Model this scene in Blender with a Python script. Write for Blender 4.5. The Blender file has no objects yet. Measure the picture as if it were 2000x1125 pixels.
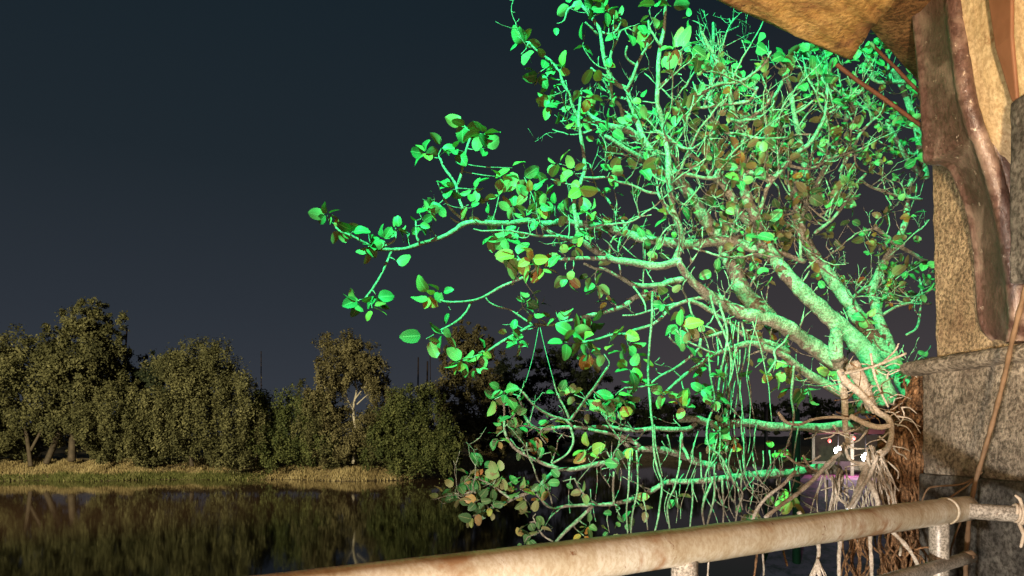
import bpy, math, random
import numpy as np
from mathutils import Vector, Matrix

random.seed(7); rng = np.random.default_rng(7)
S = bpy.context.scene
COL = S.collection

# ------------------------------------------------------------------ camera
FPX, HY = 1400.0, 850.0          # focal length in pixels of a 2000 px wide frame, eye-level row
cam_d = bpy.data.cameras.new('camera'); cam = bpy.data.objects.new('camera', cam_d); COL.objects.link(cam)
cam_d.sensor_width = 36; cam_d.lens = 36 * FPX / 2000
cam_d.shift_y = (HY - 562.5) / 2000
cam_d.clip_start = 0.05; cam_d.clip_end = 2000
cam.location = (0, 0, 0); cam.rotation_euler = (math.radians(90), 0, 0)
S.camera = cam
# ------------------------------------------------------------------ world: night sky with town glow on the horizon
W = bpy.data.worlds.new('World'); S.world = W; W.use_nodes = True
nt = W.node_tree; nt.nodes.clear()
out = nt.nodes.new('ShaderNodeOutputWorld'); bg = nt.nodes.new('ShaderNodeBackground')
sky = nt.nodes.new('ShaderNodeTexSky'); sky.sky_type = 'NISHITA'; sky.sun_disc = False
sky.sun_elevation = math.radians(-4); sky.sun_rotation = math.radians(150)
tc = nt.nodes.new('ShaderNodeTexCoord'); sp = nt.nodes.new('ShaderNodeSeparateXYZ')
nt.links.new(tc.outputs['Generated'], sp.inputs[0])
rp = nt.nodes.new('ShaderNodeValToRGB'); cr = rp.color_ramp
cr.elements[0].position = 0.0; cr.elements[0].color = (.038, .043, .055, 1)
cr.elements[1].position = 0.62; cr.elements[1].color = (.0065, .0148, .0215, 1)
e = cr.elements.new(.16); e.color = (.025, .0315, .042, 1)
e = cr.elements.new(.34); e.color = (.0135, .0212, .0285, 1)
nt.links.new(sp.outputs['Z'], rp.inputs[0])
add = nt.nodes.new('ShaderNodeMixRGB'); add.blend_type = 'ADD'; add.inputs[0].default_value = .04
rp2 = nt.nodes.new('ShaderNodeValToRGB'); cr2 = rp2.color_ramp; cr2.elements[0].position = 0; cr2.elements[0].color = (.066, .054, .058, 1); cr2.elements[1].position = .5; cr2.elements[1].color = (.0085, .0140, .0200, 1)
e = cr2.elements.new(.17); e.color = (.040, .036, .040, 1)
nt.links.new(sp.outputs['Z'], rp2.inputs[0])
mr = nt.nodes.new('ShaderNodeMapRange'); mr.interpolation_type = 'SMOOTHSTEP'; mr.inputs['From Min'].default_value = -.25; mr.inputs['From Max'].default_value = .35
nt.links.new(sp.outputs['X'], mr.inputs['Value'])
mx_ = nt.nodes.new('ShaderNodeMixRGB'); nt.links.new(mr.outputs[0], mx_.inputs[0]); nt.links.new(rp.outputs[0], mx_.inputs[1]); nt.links.new(rp2.outputs[0], mx_.inputs[2])
nt.links.new(mx_.outputs[0], add.inputs[1]); nt.links.new(sky.outputs[0], add.inputs[2])
nt.links.new(add.outputs[0], bg.inputs[0]); bg.inputs[1].default_value = 1.0
nt.links.new(bg.outputs[0], out.inputs[0])
# ------------------------------------------------------------------ lights
def lamp(name, typ, loc, power, color, target=None, **kw):
    d = bpy.data.lights.new(name, typ); d.energy = power; d.color = color
    for k, v in kw.items(): setattr(d, k, v)
    o = bpy.data.objects.new(name, d); COL.objects.link(o); o.location = loc
    if target is not None:
        o.rotation_euler = (Vector(target) - Vector(loc)).to_track_quat('-Z', 'Y').to_euler()
    return o
moon = lamp('moon_sun', 'SUN', (0, 0, 50), 0.02, (1, .93, .85), (-20, 40, 0), angle=math.radians(.5))
lamp('green_floodlight', 'SPOT', (-1.35, 0.3, 3.9), 7700, (.05, 1.0, .36), (0.5, 3.6, 1.55), spot_size=math.radians(54), spot_blend=.6, shadow_soft_size=.04)
lamp('warm_lamp', 'POINT', (-1.0, -1.2, 0.1), 230, (1, .58, .30), shadow_soft_size=.10)
lamp('warm_spotlight', 'SPOT', (0.15, -0.4, 0.0), 800, (1, .72, .44), (1.68, 2.5, 1.2), spot_size=math.radians(50), spot_blend=.75, shadow_soft_size=.07)
lamp('white_lamp', 'SPOT', (-1.0, -1.0, -0.75), 950, (1, .90, .78), (1.1, 2.9, -.62), spot_size=math.radians(60), spot_blend=.8, shadow_soft_size=.08)
lamp('bank_floodlight', 'SPOT', (-34, 0, 14), 250000, (1, .86, .54), (-22, 56, 1), spot_size=math.radians(66), spot_blend=.9, shadow_soft_size=.3)
# ------------------------------------------------------------------ view
S.view_settings.view_transform = 'Standard'; S.view_settings.look = 'None'
S.view_settings.exposure = 0; S.view_settings.gamma = 1; S.view_settings.use_curve_mapping = False
S.cycles.max_bounces = 6; S.cycles.transparent_max_bounces = 4
S.cycles.use_denoising = True
S.cycles.sample_clamp_indirect = 4

# ------------------------------------------------------------------ helpers
def P(x, y, d):
    """a point seen at photo row/column (x, y) that stands d metres in front of the camera"""
    return np.array(((x - 1000) / FPX * d, d, (HY - y) / FPX * d))

class MB:
    def __init__(s): s.v = []; s.f = []; s.n = 0
    def add(s, v, f):
        v = np.asarray(v, float); s.v.append(v); f = np.asarray(f, int) + s.n
        s.f.append(f); s.n += len(v)
    def box(s, a, b):
        (x0, y0, z0), (x1, y1, z1) = a, b
        v = [(x, y, z) for x in (x0, x1) for y in (y0, y1) for z in (z0, z1)]
        s.add(v, [(0, 1, 3, 2), (4, 6, 7, 5), (0, 4, 5, 1), (2, 3, 7, 6), (0, 2, 6, 4), (1, 5, 7, 3)])
    def tube(s, pts, rad, sides=7, cap=True):
        pts = np.asarray(pts, float); rad = np.asarray(rad, float); n = len(pts)
        t = np.gradient(pts, axis=0); t /= np.linalg.norm(t, axis=1)[:, None] + 1e-12
        ref = np.array((0.31, 0.17, 0.93)) if abs(t[0][2]) < .9 else np.array((.93, .2, .1))
        u = np.cross(t[0], ref); u /= np.linalg.norm(u)
        ang = np.arange(sides) * 2 * math.pi / sides
        rings = []
        for i in range(n):
            u = u - t[i] * np.dot(u, t[i]); u /= np.linalg.norm(u) + 1e-12
            w = np.cross(t[i], u)
            rings.append(pts[i] + rad[i] * (np.cos(ang)[:, None] * u + np.sin(ang)[:, None] * w))
        v = np.concatenate(rings)
        i = np.arange(n - 1)[:, None] * sides; k = np.arange(sides)[None, :]; k2 = (k + 1) % sides
        f = np.stack([i + k, i + k2, i + sides + k2, i + sides + k], -1).reshape(-1, 4)
        s.add(v, f)
        if cap:
            b = s.n - len(v)
            for c, ring, rev in ((pts[0] - t[0] * rad[0] * .35, 0, True), (pts[-1] + t[-1] * rad[-1] * .5, (n - 1) * sides, False)):
                s.v.append(c[None]); ci = s.n; s.n += 1
                tri = [(b + ring + q, b + ring + (q + 1) % sides, ci, ci) for q in range(sides)]
                if rev: tri = [(q[1], q[0], q[2], q[3]) for q in tri]
                s.f.append(np.array(tri))
    def mesh(s, name, smooth=True):
        v = np.concatenate(s.v); me = bpy.data.meshes.new(name)
        fs = []
        for a in s.f: fs.extend(a.tolist())
        fs = [q[:3] if len(q) == 4 and q[2] == q[3] else q for q in fs]
        me.from_pydata(v.tolist(), [], fs)
        if smooth: me.shade_smooth()
        return me
    def build(s, name, mat, parent=None, smooth=True):
        return link(name, s.mesh(name, smooth), mat, parent)

def link(name, me, mat, parent=None):
    if mat is not None and not me.materials: me.materials.append(mat)
    o = bpy.data.objects.new(name, me); COL.objects.link(o)
    if parent is not None: o.parent = parent
    return o
def tag(o, label=None, cat=None, group=None, kind=None):
    for k, v in (('label', label), ('category', cat), ('group', group), ('kind', kind)):
        if v: o[k] = v
    return o
def empty(name, label, cat, group=None):
    o = bpy.data.objects.new(name, None); COL.objects.link(o); o.empty_display_size = .1
    return tag(o, label, cat, group)
def bevel(o, w, seg=2):
    m = o.modifiers.new('b', 'BEVEL'); m.width = w; m.segments = seg; m.limit_method = 'ANGLE'; return o
def prism(poly, z0, z1):
    m = MB(); n = len(poly)
    m.v = [np.array([(x, y, z0) for x, y in poly] + [(x, y, z1) for x, y in poly], float)]; m.n = 2 * n
    m.f = [np.array([(i, (i + 1) % n, n + (i + 1) % n, n + i)]) for i in range(n)]
    me = bpy.data.meshes.new('prism')
    fs = [list(a[0]) for a in m.f] + [list(range(n))[::-1], list(range(n, 2 * n))]
    me.from_pydata(m.v[0].tolist(), [], [[int(q) for q in f] for f in fs])
    return me

def catmull(P_, step):
    P_ = np.asarray(P_, float); n = len(P_)
    if n == 2: P_ = np.array([P_[0], (P_[0] + P_[1]) / 2, P_[1]]); n = 3
    ext = np.vstack([2 * P_[0] - P_[1], P_, 2 * P_[-1] - P_[-2]]); o = []
    for i in range(n - 1):
        a, b, c, d = ext[i:i + 4]; L = np.linalg.norm((c - b)[:2]); k = max(1, int(round(L / step)))
        t = (np.arange(k) / k)[:, None]
        o.append(.5 * (2 * b + (c - a) * t + (2 * a - 5 * b + 4 * c - d) * t ** 2 + (3 * b - a - 3 * c + d) * t ** 3))
    o.append(P_[-1:]); return np.vstack(o)

# ------------------------------------------------------------------ materials
def mat(name):
    m = bpy.data.materials.new(name); m.use_nodes = True; t = m.node_tree
    b = t.nodes['Principled BSDF']; return m, t, b
def N(t, typ, **kw):
    n = t.nodes.new(typ)
    for k, v in kw.items():
        if k in n.inputs: n.inputs[k].default_value = v
        else: setattr(n, k, v)
    return n
def noise(t, scale, detail=6, rough=.6, vec=None, dist=0):
    n = N(t, 'ShaderNodeTexNoise'); n.inputs['Scale'].default_value = scale; n.inputs['Detail'].default_value = detail
    n.inputs['Roughness'].default_value = rough; n.inputs['Distortion'].default_value = dist
    if vec is not None: t.links.new(vec, n.inputs['Vector'])
    return n
def ramp(t, fac, stops):
    r = N(t, 'ShaderNodeValToRGB'); c = r.color_ramp
    while len(c.elements) < len(stops): c.elements.new(.5)
    for e, (p, col) in zip(c.elements, stops): e.position = p; e.color = (*col, 1) if len(col) == 3 else col
    t.links.new(fac, r.inputs[0]); return r
def mix(t, fac, a, b, mode='MIX'):
    m = N(t, 'ShaderNodeMixRGB', blend_type=mode)
    for i, q in ((0, fac), (1, a), (2, b)):
        if hasattr(q, 'links'): t.links.new(q, m.inputs[i])
        else: m.inputs[i].default_value = q if i == 0 else (*q, 1)
    return m.outputs[0]
def bump(t, b, h, strength, dist):
    n = N(t, 'ShaderNodeBump'); n.inputs['Strength'].default_value = strength; n.inputs['Distance'].default_value = dist
    t.links.new(h, n.inputs['Height']); t.links.new(n.outputs[0], b.inputs['Normal'])
    return n
def coord(t, which='Object', scale=None):
    c = N(t, 'ShaderNodeTexCoord').outputs[which]
    if scale:
        m = N(t, 'ShaderNodeMapping'); m.inputs['Scale'].default_value = scale; t.links.new(c, m.inputs[0]); return m.outputs[0]
    return c

def surface(name, stops, scale, bs, bd, rough=.8, fine=None, spec=.3, stretch=None, patches=None, dirt=None, fc=.16):
    m, t, b = mat(name); c = coord(t, 'Object', stretch)
    n1 = noise(t, scale, 8, .65, c, .3)
    r = ramp(t, n1.outputs[0], stops); colr = r.outputs[0]; h = n1.outputs[0]
    if fine:
        n2 = noise(t, fine, 4, .7, c)
        k = ramp(t, n2.outputs[0], [(.40, (fc, fc * .9, fc * .8)), (.58, (1, 1, 1))])
        colr = mix(t, .8, colr, k.outputs[0], 'MULTIPLY'); h = mix(t, .55, n1.outputs[0], n2.outputs[0])
    if patches:
        sc, lo, hi, pc = patches
        n3 = noise(t, sc, 7, .62, coord(t), .6); k = ramp(t, n3.outputs[0], [(lo, (0, 0, 0)), (hi, (1, 1, 1))])
        colr = mix(t, k.outputs[0], colr, pc)
    if dirt:
        sc, lo, hi, pc = dirt
        n3 = noise(t, sc, 9, .75, coord(t)); k = ramp(t, n3.outputs[0], [(lo, (0, 0, 0)), (hi, (1, 1, 1))])
        colr = mix(t, k.outputs[0], colr, pc)
    t.links.new(colr, b.inputs['Base Color']); b.inputs['Roughness'].default_value = rough
    b.inputs['Specular IOR Level'].default_value = spec
    bump(t, b, h, bs, bd); return m

M = {}
M['bark'] = surface('bark', [(.3, (.16, .14, .105)), (.5, (.29, .27, .215)), (.7, (.42, .40, .33))], 14, .9, .02, .8, fine=90, fc=.32, dirt=(11, .57, .69, (.13, .085, .055)))
M['root'] = surface('root_bark', [(.3, (.36, .30, .23)), (.5, (.60, .55, .47)), (.72, (.74, .70, .63))], 20, .5, .01, .75, fine=120, fc=.5, dirt=(16, .60, .74, (.24, .15, .09)))
M['root_brown'] = surface('root_brown', [(.3, (.14, .075, .035)), (.55, (.32, .18, .09)), (.75, (.46, .30, .17))], 18, .8, .02, .9, fine=90)
M['stone'] = surface('rough_stone', [(.3, (.22, .155, .09)), (.5, (.44, .34, .21)), (.7, (.60, .48, .31))], 5, 1, .02, .85, fine=75, dirt=(3.2, .52, .7, (.17, .10, .06)))
M['stone_grey'] = surface('rough_grey_stone', [(.3, (.13, .11, .088)), (.5, (.30, .262, .21)), (.7, (.44, .39, .32))], 6, 1, .02, .85, fine=62, fc=.13, dirt=(4, .5, .68, (.11, .085, .065)))
M['plinth'] = surface('dark_plinth', [(.3, (.045, .042, .04)), (.5, (.10, .095, .085)), (.72, (.20, .19, .17))], 9, .7, .008, .7, fine=60)
M['ochre'] = surface('ochre_plaster', [(.28, (.26, .13, .045)), (.45, (.46, .29, .10)), (.62, (.58, .40, .17)), (.8, (.50, .33, .13))], 6.5, .7, .015, .85, fine=60, fc=.5, patches=(3.4, .50, .60, (.22, .11, .05)), dirt=(13, .58, .64, (.10, .055, .028)))
M['brownplaster'] = surface('brown_plaster', [(.3, (.17, .075, .03)), (.55, (.30, .16, .07)), (.75, (.42, .26, .12))], 7, .8, .015, .85, fine=60)
M['yellow'] = surface('yellow_wash', [(.3, (.56, .43, .24)), (.55, (.72, .60, .38)), (.75, (.78, .68, .47))], 8, .6, .006, .8, fine=70, fc=.62, dirt=(9, .61, .70, (.30, .16, .07)))
M['bracket'] = surface('bracket_paint', [(.3, (.050, .026, .022)), (.5, (.115, .066, .056)), (.72, (.22, .15, .13))], 8, .8, .008, .33, fine=85, fc=.42, spec=.6, stretch=(1, 1, .7), patches=(6, .50, .66, (.26, .19, .155)), dirt=(34, .61, .68, (.62, .54, .45)))
M['brownboard'] = surface('brown_board', [(.3, (.15, .07, .038)), (.7, (.24, .12, .068))], 8, .3, .003, .6)
M['iron'] = surface('rusty_iron', [(.3, (.06, .024, .012)), (.7, (.15, .065, .035))], 20, .5, .003, .7)
M['rail'] = surface('worn_rail_paint', [(.30, (.34, .25, .145)), (.45, (.46, .40, .285)), (.58, (.55, .505, .40)), (.72, (.61, .585, .50))], 2.2, .3, .0015, .24, fine=34, fc=.78, spec=.75, stretch=(4, 2.6, 2.6), patches=(6, .56, .64, (.31, .19, .105)), dirt=(22, .61, .67, (.20, .10, .05)))
M['steel'] = surface('galvanised_pipe', [(.3, (.16, .145, .12)), (.5, (.36, .33, .28)), (.7, (.56, .52, .45))], 26, .5, .002, .4, fine=160, spec=.6, dirt=(7, .6, .7, (.30, .15, .07)))
M['cable'] = surface('brown_cable', [(.3, (.09, .055, .03)), (.7, (.19, .125, .075))], 20, .3, .002, .7)
M['rope'] = surface('pale_rope', [(.3, (.35, .28, .2)), (.7, (.6, .52, .42))], 60, .6, .003, .9)
M['wood'] = surface('stall_wood', [(.3, (.10, .07, .05)), (.7, (.2, .15, .1))], 5, .3, .01)
M['red'] = surface('red_cloth', [(.3, (.07, .012, .014)), (.7, (.11, .025, .028))], 2, .3, .02)
M['pink'] = surface('pink_board', [(.3, (.05, .025, .028)), (.7, (.09, .045, .05))], 2, .2, .01)
M['quay'] = surface('quay_haze_plaster', [(.3, (.19, .028, .09)), (.5, (.27, .040, .13)), (.7, (.33, .06, .17))], .5, .3, .05, .8, fine=3)  # purple haze is put into this colour; low green dulls the green lamp
M['deck'] = surface('deck_stone', [(.3, (.2, .18, .15)), (.7, (.35, .32, .28))], 3, .5, .01)
M['pole'] = surface('dark_pole', [(.3, (.010, .006, .006)), (.7, (.024, .014, .014))], 3, .2, .01)
M['far_bark'] = surface('far_bark', [(.3, (.04, .032, .022)), (.7, (.11, .085, .06))], 2, .5, .05)
M['pale_bark'] = surface('pale_bark', [(.3, (.28, .25, .19)), (.7, (.48, .44, .36))], 2, .5, .05)

def emis(name, col, st):
    m, t, b = mat(name); b.inputs['Base Color'].default_value = (*col, 1)
    b.inputs['Emission Color'].default_value = (*col, 1); b.inputs['Emission Strength'].default_value = st; return m
M['bulb'] = emis('white_bulb', (.9, .95, 1), 30); M['redbulb'] = emis('red_bulb', (1, .12, .1), 3)

def leaf_mat():
    m, t, b = mat('fig_leaf'); t.nodes.remove(b)
    o = t.nodes['Material Output']
    at = N(t, 'ShaderNodeAttribute', attribute_name='tone')
    base = ramp(t, at.outputs['Fac'], [(0, (.045, .115, .045)), (.3, (.07, .165, .06)), (.55, (.14, .205, .065)), (.72, (.33, .30, .06)), (.86, (.46, .19, .04)), (1, (.28, .12, .045))])
    uv = N(t, 'ShaderNodeUVMap', uv_map='UVMap'); s = N(t, 'ShaderNodeSeparateXYZ'); t.links.new(uv.outputs[0], s.inputs[0])
    def ma(op, a, c=None):
        n = N(t, 'ShaderNodeMath', operation=op)
        for i, q in enumerate((a, c)):
            if q is None: continue
            if hasattr(q, 'links'): t.links.new(q, n.inputs[i])
            else: n.inputs[i].default_value = q
        return n.outputs[0]
    au = ma('ABSOLUTE', ma('SUBTRACT', s.outputs[0], .5))
    mid = ma('LESS_THAN', au, .035)
    vv = ma('FRACT', ma('MULTIPLY', ma('SUBTRACT', s.outputs[1], ma('MULTIPLY', au, .55)), 8.0))
    vein = ma('LESS_THAN', vv, .13)
    veins = ma('MAXIMUM', mid, ma('MULTIPLY', vein, .55))
    n1 = noise(t, 45, 4, .6, coord(t)); blot = ramp(t, n1.outputs[0], [(.35, (.62, .6, .55)), (.6, (1, 1, 1))])
    c = mix(t, .6, base.outputs[0], blot.outputs[0], 'MULTIPLY')
    c = mix(t, ma('MULTIPLY', veins, .55), c, (.36, .38, .20))
    geo = N(t, 'ShaderNodeNewGeometry')
    c2 = mix(t, ma('MULTIPLY', geo.outputs['Backfacing'], .6), c, (.27, .21, .10))
    bs = N(t, 'ShaderNodeBsdfPrincipled'); t.links.new(c2, bs.inputs['Base Color'])
    bs.inputs['Roughness'].default_value = .48; bs.inputs['Specular IOR Level'].default_value = .35
    bp = N(t, 'ShaderNodeBump'); bp.inputs['Strength'].default_value = .35; bp.inputs['Distance'].default_value = .002
    t.links.new(veins, bp.inputs['Height']); t.links.new(bp.outputs[0], bs.inputs['Normal'])
    tr = N(t, 'ShaderNodeBsdfTranslucent'); t.links.new(mix(t, 1, c, (1, .9, .3), 'MULTIPLY'), tr.inputs[0])
    mx = N(t, 'ShaderNodeMixShader'); mx.inputs[0].default_value = .22
    t.links.new(bs.outputs[0], mx.inputs[1]); t.links.new(tr.outputs[0], mx.inputs[2]); t.links.new(mx.outputs[0], o.inputs[0])
    return m
M['leaf'] = leaf_mat()

def far_leaf(name, a, b_, c):
    m, t, b = mat(name)
    at = N(t, 'ShaderNodeAttribute', attribute_name='tone')
    r = ramp(t, at.outputs['Fac'], [(0, a), (.5, b_), (1, c)]); t.links.new(r.outputs[0], b.inputs['Base Color'])
    b.inputs['Roughness'].default_value = .7; b.inputs['Specular IOR Level'].default_value = .15; return m
M['fl_olive'] = far_leaf('olive_foliage', (.036, .038, .016), (.085, .085, .036), (.155, .148, .068))
M['fl_dry'] = far_leaf('dry_foliage', (.05, .044, .020), (.11, .098, .046), (.19, .17, .085))
M['fl_green'] = far_leaf('green_foliage', (.032, .045, .015), (.075, .09, .03), (.13, .14, .05))
M['fl_unlit'] = far_leaf('unlit_tone_foliage', (.012, .018, .010), (.030, .040, .02), (.05, .06, .03))  # leaf colour darkened to stand for the missing light on the unlit trees
M['dry_grass'] = far_leaf('dry_grass', (.16, .12, .055), (.29, .23, .11), (.40, .33, .18))
M['green_grass'] = far_leaf('green_grass', (.055, .065, .018), (.105, .115, .035), (.19, .18, .075))
M['soil'] = surface('bank_soil', [(.3, (.12, .09, .055)), (.5, (.25, .195, .12)), (.7, (.34, .28, .18))], .6, .8, .15, .9, fine=4)

def water_mat():
    m, t, b = mat('river_water')
    b.inputs['Base Color'].default_value = (.036, .021, .013, 1); b.inputs['Roughness'].default_value = .05
    b.inputs['IOR'].default_value = 1.33; b.inputs['Specular IOR Level'].default_value = .5
    c = coord(t, 'Object', (1, .8, 1))
    n1 = noise(t, .35, 3, .5, c); n2 = noise(t, 2.5, 3, .5, c)
    h = mix(t, .25, n1.outputs[0], n2.outputs[0])
    bump(t, b, h, .016, .10); return m
M['water'] = water_mat()

# ------------------------------------------------------------------ setting: water, far bank, deck
WZ = -3.5
m = MB(); m.add([(-600, -3, WZ), (600, -3, WZ), (600, 900, WZ), (-600, 900, WZ)], [(0, 1, 2, 3)])
tag(m.build('water', M['water'], smooth=False), 'still dark river reflecting the trees on the far bank', 'water', kind='structure')

def shore(x):                     # distance of the far waterline at a photo column
    return 55 if x < 820 else 55 + min(1.0, (x - 820) / 180.0) * 42
def terrain():
    xs = np.concatenate([np.linspace(-170, -8, 163), np.linspace(-7, 220, 114)]); rows = 26
    V = []; F = []
    for j in range(rows):
        r = j / (rows - 1)
        for X in xs:
            d0 = 55.0 + max(0.0, min(1.0, (X + 9) / 14.0)) * 42 + 1.0 * math.sin(X * .21) + .6 * math.sin(X * .67 + 1)
            q = r ** 1.7 * 260
            z = WZ - .25 + min(1.0, q / 6.5) ** .8 * 1.55 + .18 * math.sin(X * .9 + q * .6) * min(1, q / 3) + .12 * math.sin(X * 2.3 - q) * min(1, q / 3) + max(0, q - 20) * .006
            V.append((X, d0 + q, z))
    n = len(xs)
    for j in range(rows - 1):
        for i in range(n - 1): F.append((j * n + i, j * n + i + 1, (j + 1) * n + i + 1, (j + 1) * n + i))
    m = MB(); m.add(V, F); return m.build('far_bank', M['soil'])
tag(terrain(), 'low earth bank along the far side of the river', 'bank', kind='structure')
def bank_z(X, Y):
    d0 = 55.0 + max(0.0, min(1.0, (X + 9) / 14.0)) * 42 + 1.0 * math.sin(X * .21) + .6 * math.sin(X * .67 + 1)
    q = max(0, Y - d0); return WZ - .25 + min(1.0, q / 6.5) ** .8 * 1.55, d0

# cards: many small leaf-shaped faces in one mesh
def cards(name, C, nrm, size, tone, material, parent=None, kind=None, aspect=.6):
    n = len(C); nrm = nrm / (np.linalg.norm(nrm, axis=1)[:, None] + 1e-9)
    r = rng.normal(size=(n, 3)); u = np.cross(nrm, r); u /= np.linalg.norm(u, axis=1)[:, None] + 1e-9
    w = np.cross(nrm, u); s = size[:, None]
    q = np.stack([C - u * s, C - w * s * aspect + nrm * s * .12, C + u * s, C + w * s * aspect + nrm * s * .12], 1).reshape(-1, 3)
    me = bpy.data.meshes.new(name); me.vertices.add(4 * n); me.vertices.foreach_set('co', q.ravel())
    me.loops.add(4 * n); me.loops.foreach_set('vertex_index', np.arange(4 * n, dtype=np.int32))
    me.polygons.add(n); me.polygons.foreach_set('loop_start', np.arange(0, 4 * n, 4, dtype=np.int32))
    me.update(calc_edges=True)
    a = me.attributes.new('tone', 'FLOAT', 'POINT'); a.data.foreach_set('value', np.repeat(np.clip(tone, 0, 1), 4).astype(np.float32))
    o = link(name, me, material, parent)
    if kind: o['kind'] = kind
    return o

def far_tree(name, label, cat, lobes, d, mtl, n, size, trunks=(), group=None, droop=0., bark='far_bark', thick=9):
    """lobes: (column, row, half width, half height) of each foliage mass in photo pixels, at d metres"""
    root = empty(name, label, cat, group)
    base = None
    Cs = []; Ns = []; T = []
    area = np.array([l[2] * l[3] for l in lobes], float); area /= area.sum()
    for (x, y, rx, ry), a in zip(lobes, area):
        k = int(n * 2.1 * a); dd = d + rng.uniform(-1.2, 1.2)
        c = P(x, y, dd); R = np.array((rx, (rx + ry) * .45, ry)) / FPX * dd
        # the lobe carries smaller bosses, each boss its twig clumps, each clump its leaves
        nb = 16; bd = rng.normal(size=(nb, 3)); bd[:, 1] -= .5; bd /= np.linalg.norm(bd, axis=1)[:, None]
        bc = bd * rng.uniform(.55, .92, nb)[:, None]; br = rng.uniform(.20, .40, nb); bt_ = rng.normal(0, .13, nb)
        nc = max(40, int(k / 60)); bi = rng.integers(0, nb, nc); dirs = rng.normal(size=(nc, 3)); dirs[:, 1] -= .3; dirs[:, 2] += .25
        dirs /= np.linalg.norm(dirs, axis=1)[:, None]
        cl = bc[bi] + dirs * (br[bi] * rng.uniform(.75, 1.1, nc))[:, None]
        fill = rng.random(nc) < .22; cl[fill] = rng.normal(size=(fill.sum(), 3)) * .33
        idx = rng.integers(0, nc, k); sg = rng.uniform(.03, .10, nc)[idx]
        off = rng.normal(size=(k, 3)) * sg[:, None]; off[:, 2] -= droop * np.abs(rng.normal(size=k)) * .22
        p = (cl[idx] + off) * R + c
        Cs.append(p); nn = dirs[idx] + rng.normal(size=(k, 3)) * .65; nn[:, 2] += .25; Ns.append(nn)
        T.append(np.clip((rng.normal(.45, .13, nc) + bt_[bi])[idx] + rng.normal(0, .15, k), 0, 1))
    C = np.concatenate(Cs); Nn = np.concatenate(Ns); T = np.concatenate(T)
    s = rng.uniform(.5, 1.25, len(C)) * size * .72
    root.location = (C[:, 0].mean(), d, WZ + 1.2)
    crown = cards('crown', C, Nn, s, T, mtl)
    crown.parent = root; crown.matrix_parent_inverse = Matrix.Translation(-root.location)
    tm = MB(); tm2 = MB()
    for tr in trunks:
        q = catmull([(x, y, w) for x, y, w in tr], 14)
        pts = np.array([P(x, y, d - .3 + .25 * math.sin(i * .9)) for i, (x, y, w) in enumerate(q)])
        tm.tube(pts, np.maximum(q[:, 2], .8) * .36 / FPX * d, 6)
    if trunks:
        o = tm.build('trunk', M[bark]); o.parent = root; o.matrix_parent_inverse = Matrix.Translation(-root.location)
    return root
G_FAR = 'trees along the far bank'
far_tree('broad_tree', 'broad olive tree at the left end of the far bank', 'tree', [(20, 690, 95, 75), (70, 760, 90, 90), (-40, 760, 90, 100), (110, 700, 45, 60), (20, 830, 100, 60), (-90, 700, 80, 80)], 58, M['fl_olive'], 26000, .17, [[(60, 910, 12), (50, 840, 10), (30, 760, 7)], [(60, 880, 8), (100, 800, 6), (110, 740, 4)]], G_FAR)
far_tree('tall_tree', 'tallest olive tree of the far bank with a leaning trunk', 'tree', [(180, 650, 60, 55), (205, 640, 42, 42), (160, 700, 65, 70), (200, 740, 62, 70), (150, 780, 70, 60), (215, 690, 30, 60)], 59, M['fl_olive'], 22000, .17, [[(90, 905, 16), (105, 870, 15), (125, 820, 12), (150, 760, 8)], [(140, 900, 20), (142, 860, 18), (150, 800, 12), (170, 720, 6)]], G_FAR)
far_tree('small_tree', 'small dark rounded tree behind, between the tall and the ivy tree', 'tree', [(290, 735, 45, 48), (265, 760, 45, 50), (320, 760, 40, 50)], 63, M['fl_unlit'], 7000, .18, [[(290, 900, 8), (290, 800, 6)]], G_FAR)
far_tree('climber_covered_tree', 'wide domed tree hung with dense climbers in the middle of the far bank', 'tree', [(385, 710, 75, 58), (430, 740, 78, 70), (350, 760, 70, 75), (470, 790, 60, 75), (400, 820, 80, 70), (330, 830, 55, 70), (290, 860, 48, 45), (250, 830, 50, 60), (230, 790, 35, 50), (450, 860, 70, 55)], 57, M['fl_olive'], 42000, .135, [[(375, 910, 12), (370, 850, 9), (385, 780, 6)], [(500, 900, 8), (505, 830, 5)]], G_FAR, .8)
far_tree('climber_thicket', 'low thicket of hanging climbers between the two domed trees', 'thicket', [(540, 800, 50, 52), (585, 820, 48, 58), (550, 860, 60, 50), (620, 860, 50, 50), (520, 850, 40, 50)], 57.5, M['fl_green'], 18000, .135, [], G_FAR, .8)
far_tree('bare_topped_tree', 'domed tree with pale bare limbs showing through its crown', 'tree', [(665, 690, 50, 38), (700, 700, 60, 45), (650, 730, 42, 50), (735, 740, 42, 52), (690, 830, 70, 40), (640, 790, 45, 50), (745, 800, 40, 50), (690, 870, 75, 45)], 57, M['fl_dry'], 24000, .13, [[(690, 905, 9), (695, 850, 8), (690, 800, 7), (697, 760, 5), (690, 730, 4), (705, 715, 3), (712, 700, 2)], [(697, 760, 4), (680, 735, 3), (668, 715, 2)], [(693, 780, 5), (715, 750, 3), (722, 728, 2)], [(690, 800, 4), (676, 775, 3), (672, 755, 2)], [(697, 790, 4), (712, 776, 3), (720, 770, 2)], [(700, 745, 3), (700, 720, 2), (676, 700, 2)]], G_FAR, .5, 'pale_bark')
far_tree('sloping_bush', 'large dark green bush sloping down to the water at the right of the lit trees', 'bush', [(790, 810, 55, 58), (840, 840, 50, 58), (800, 870, 70, 52), (870, 880, 42, 45), (760, 830, 45, 60), (835, 780, 30, 35), (740, 880, 40, 40)], 56.5, M['fl_green'], 26000, .13, [], G_FAR, .6)
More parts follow.
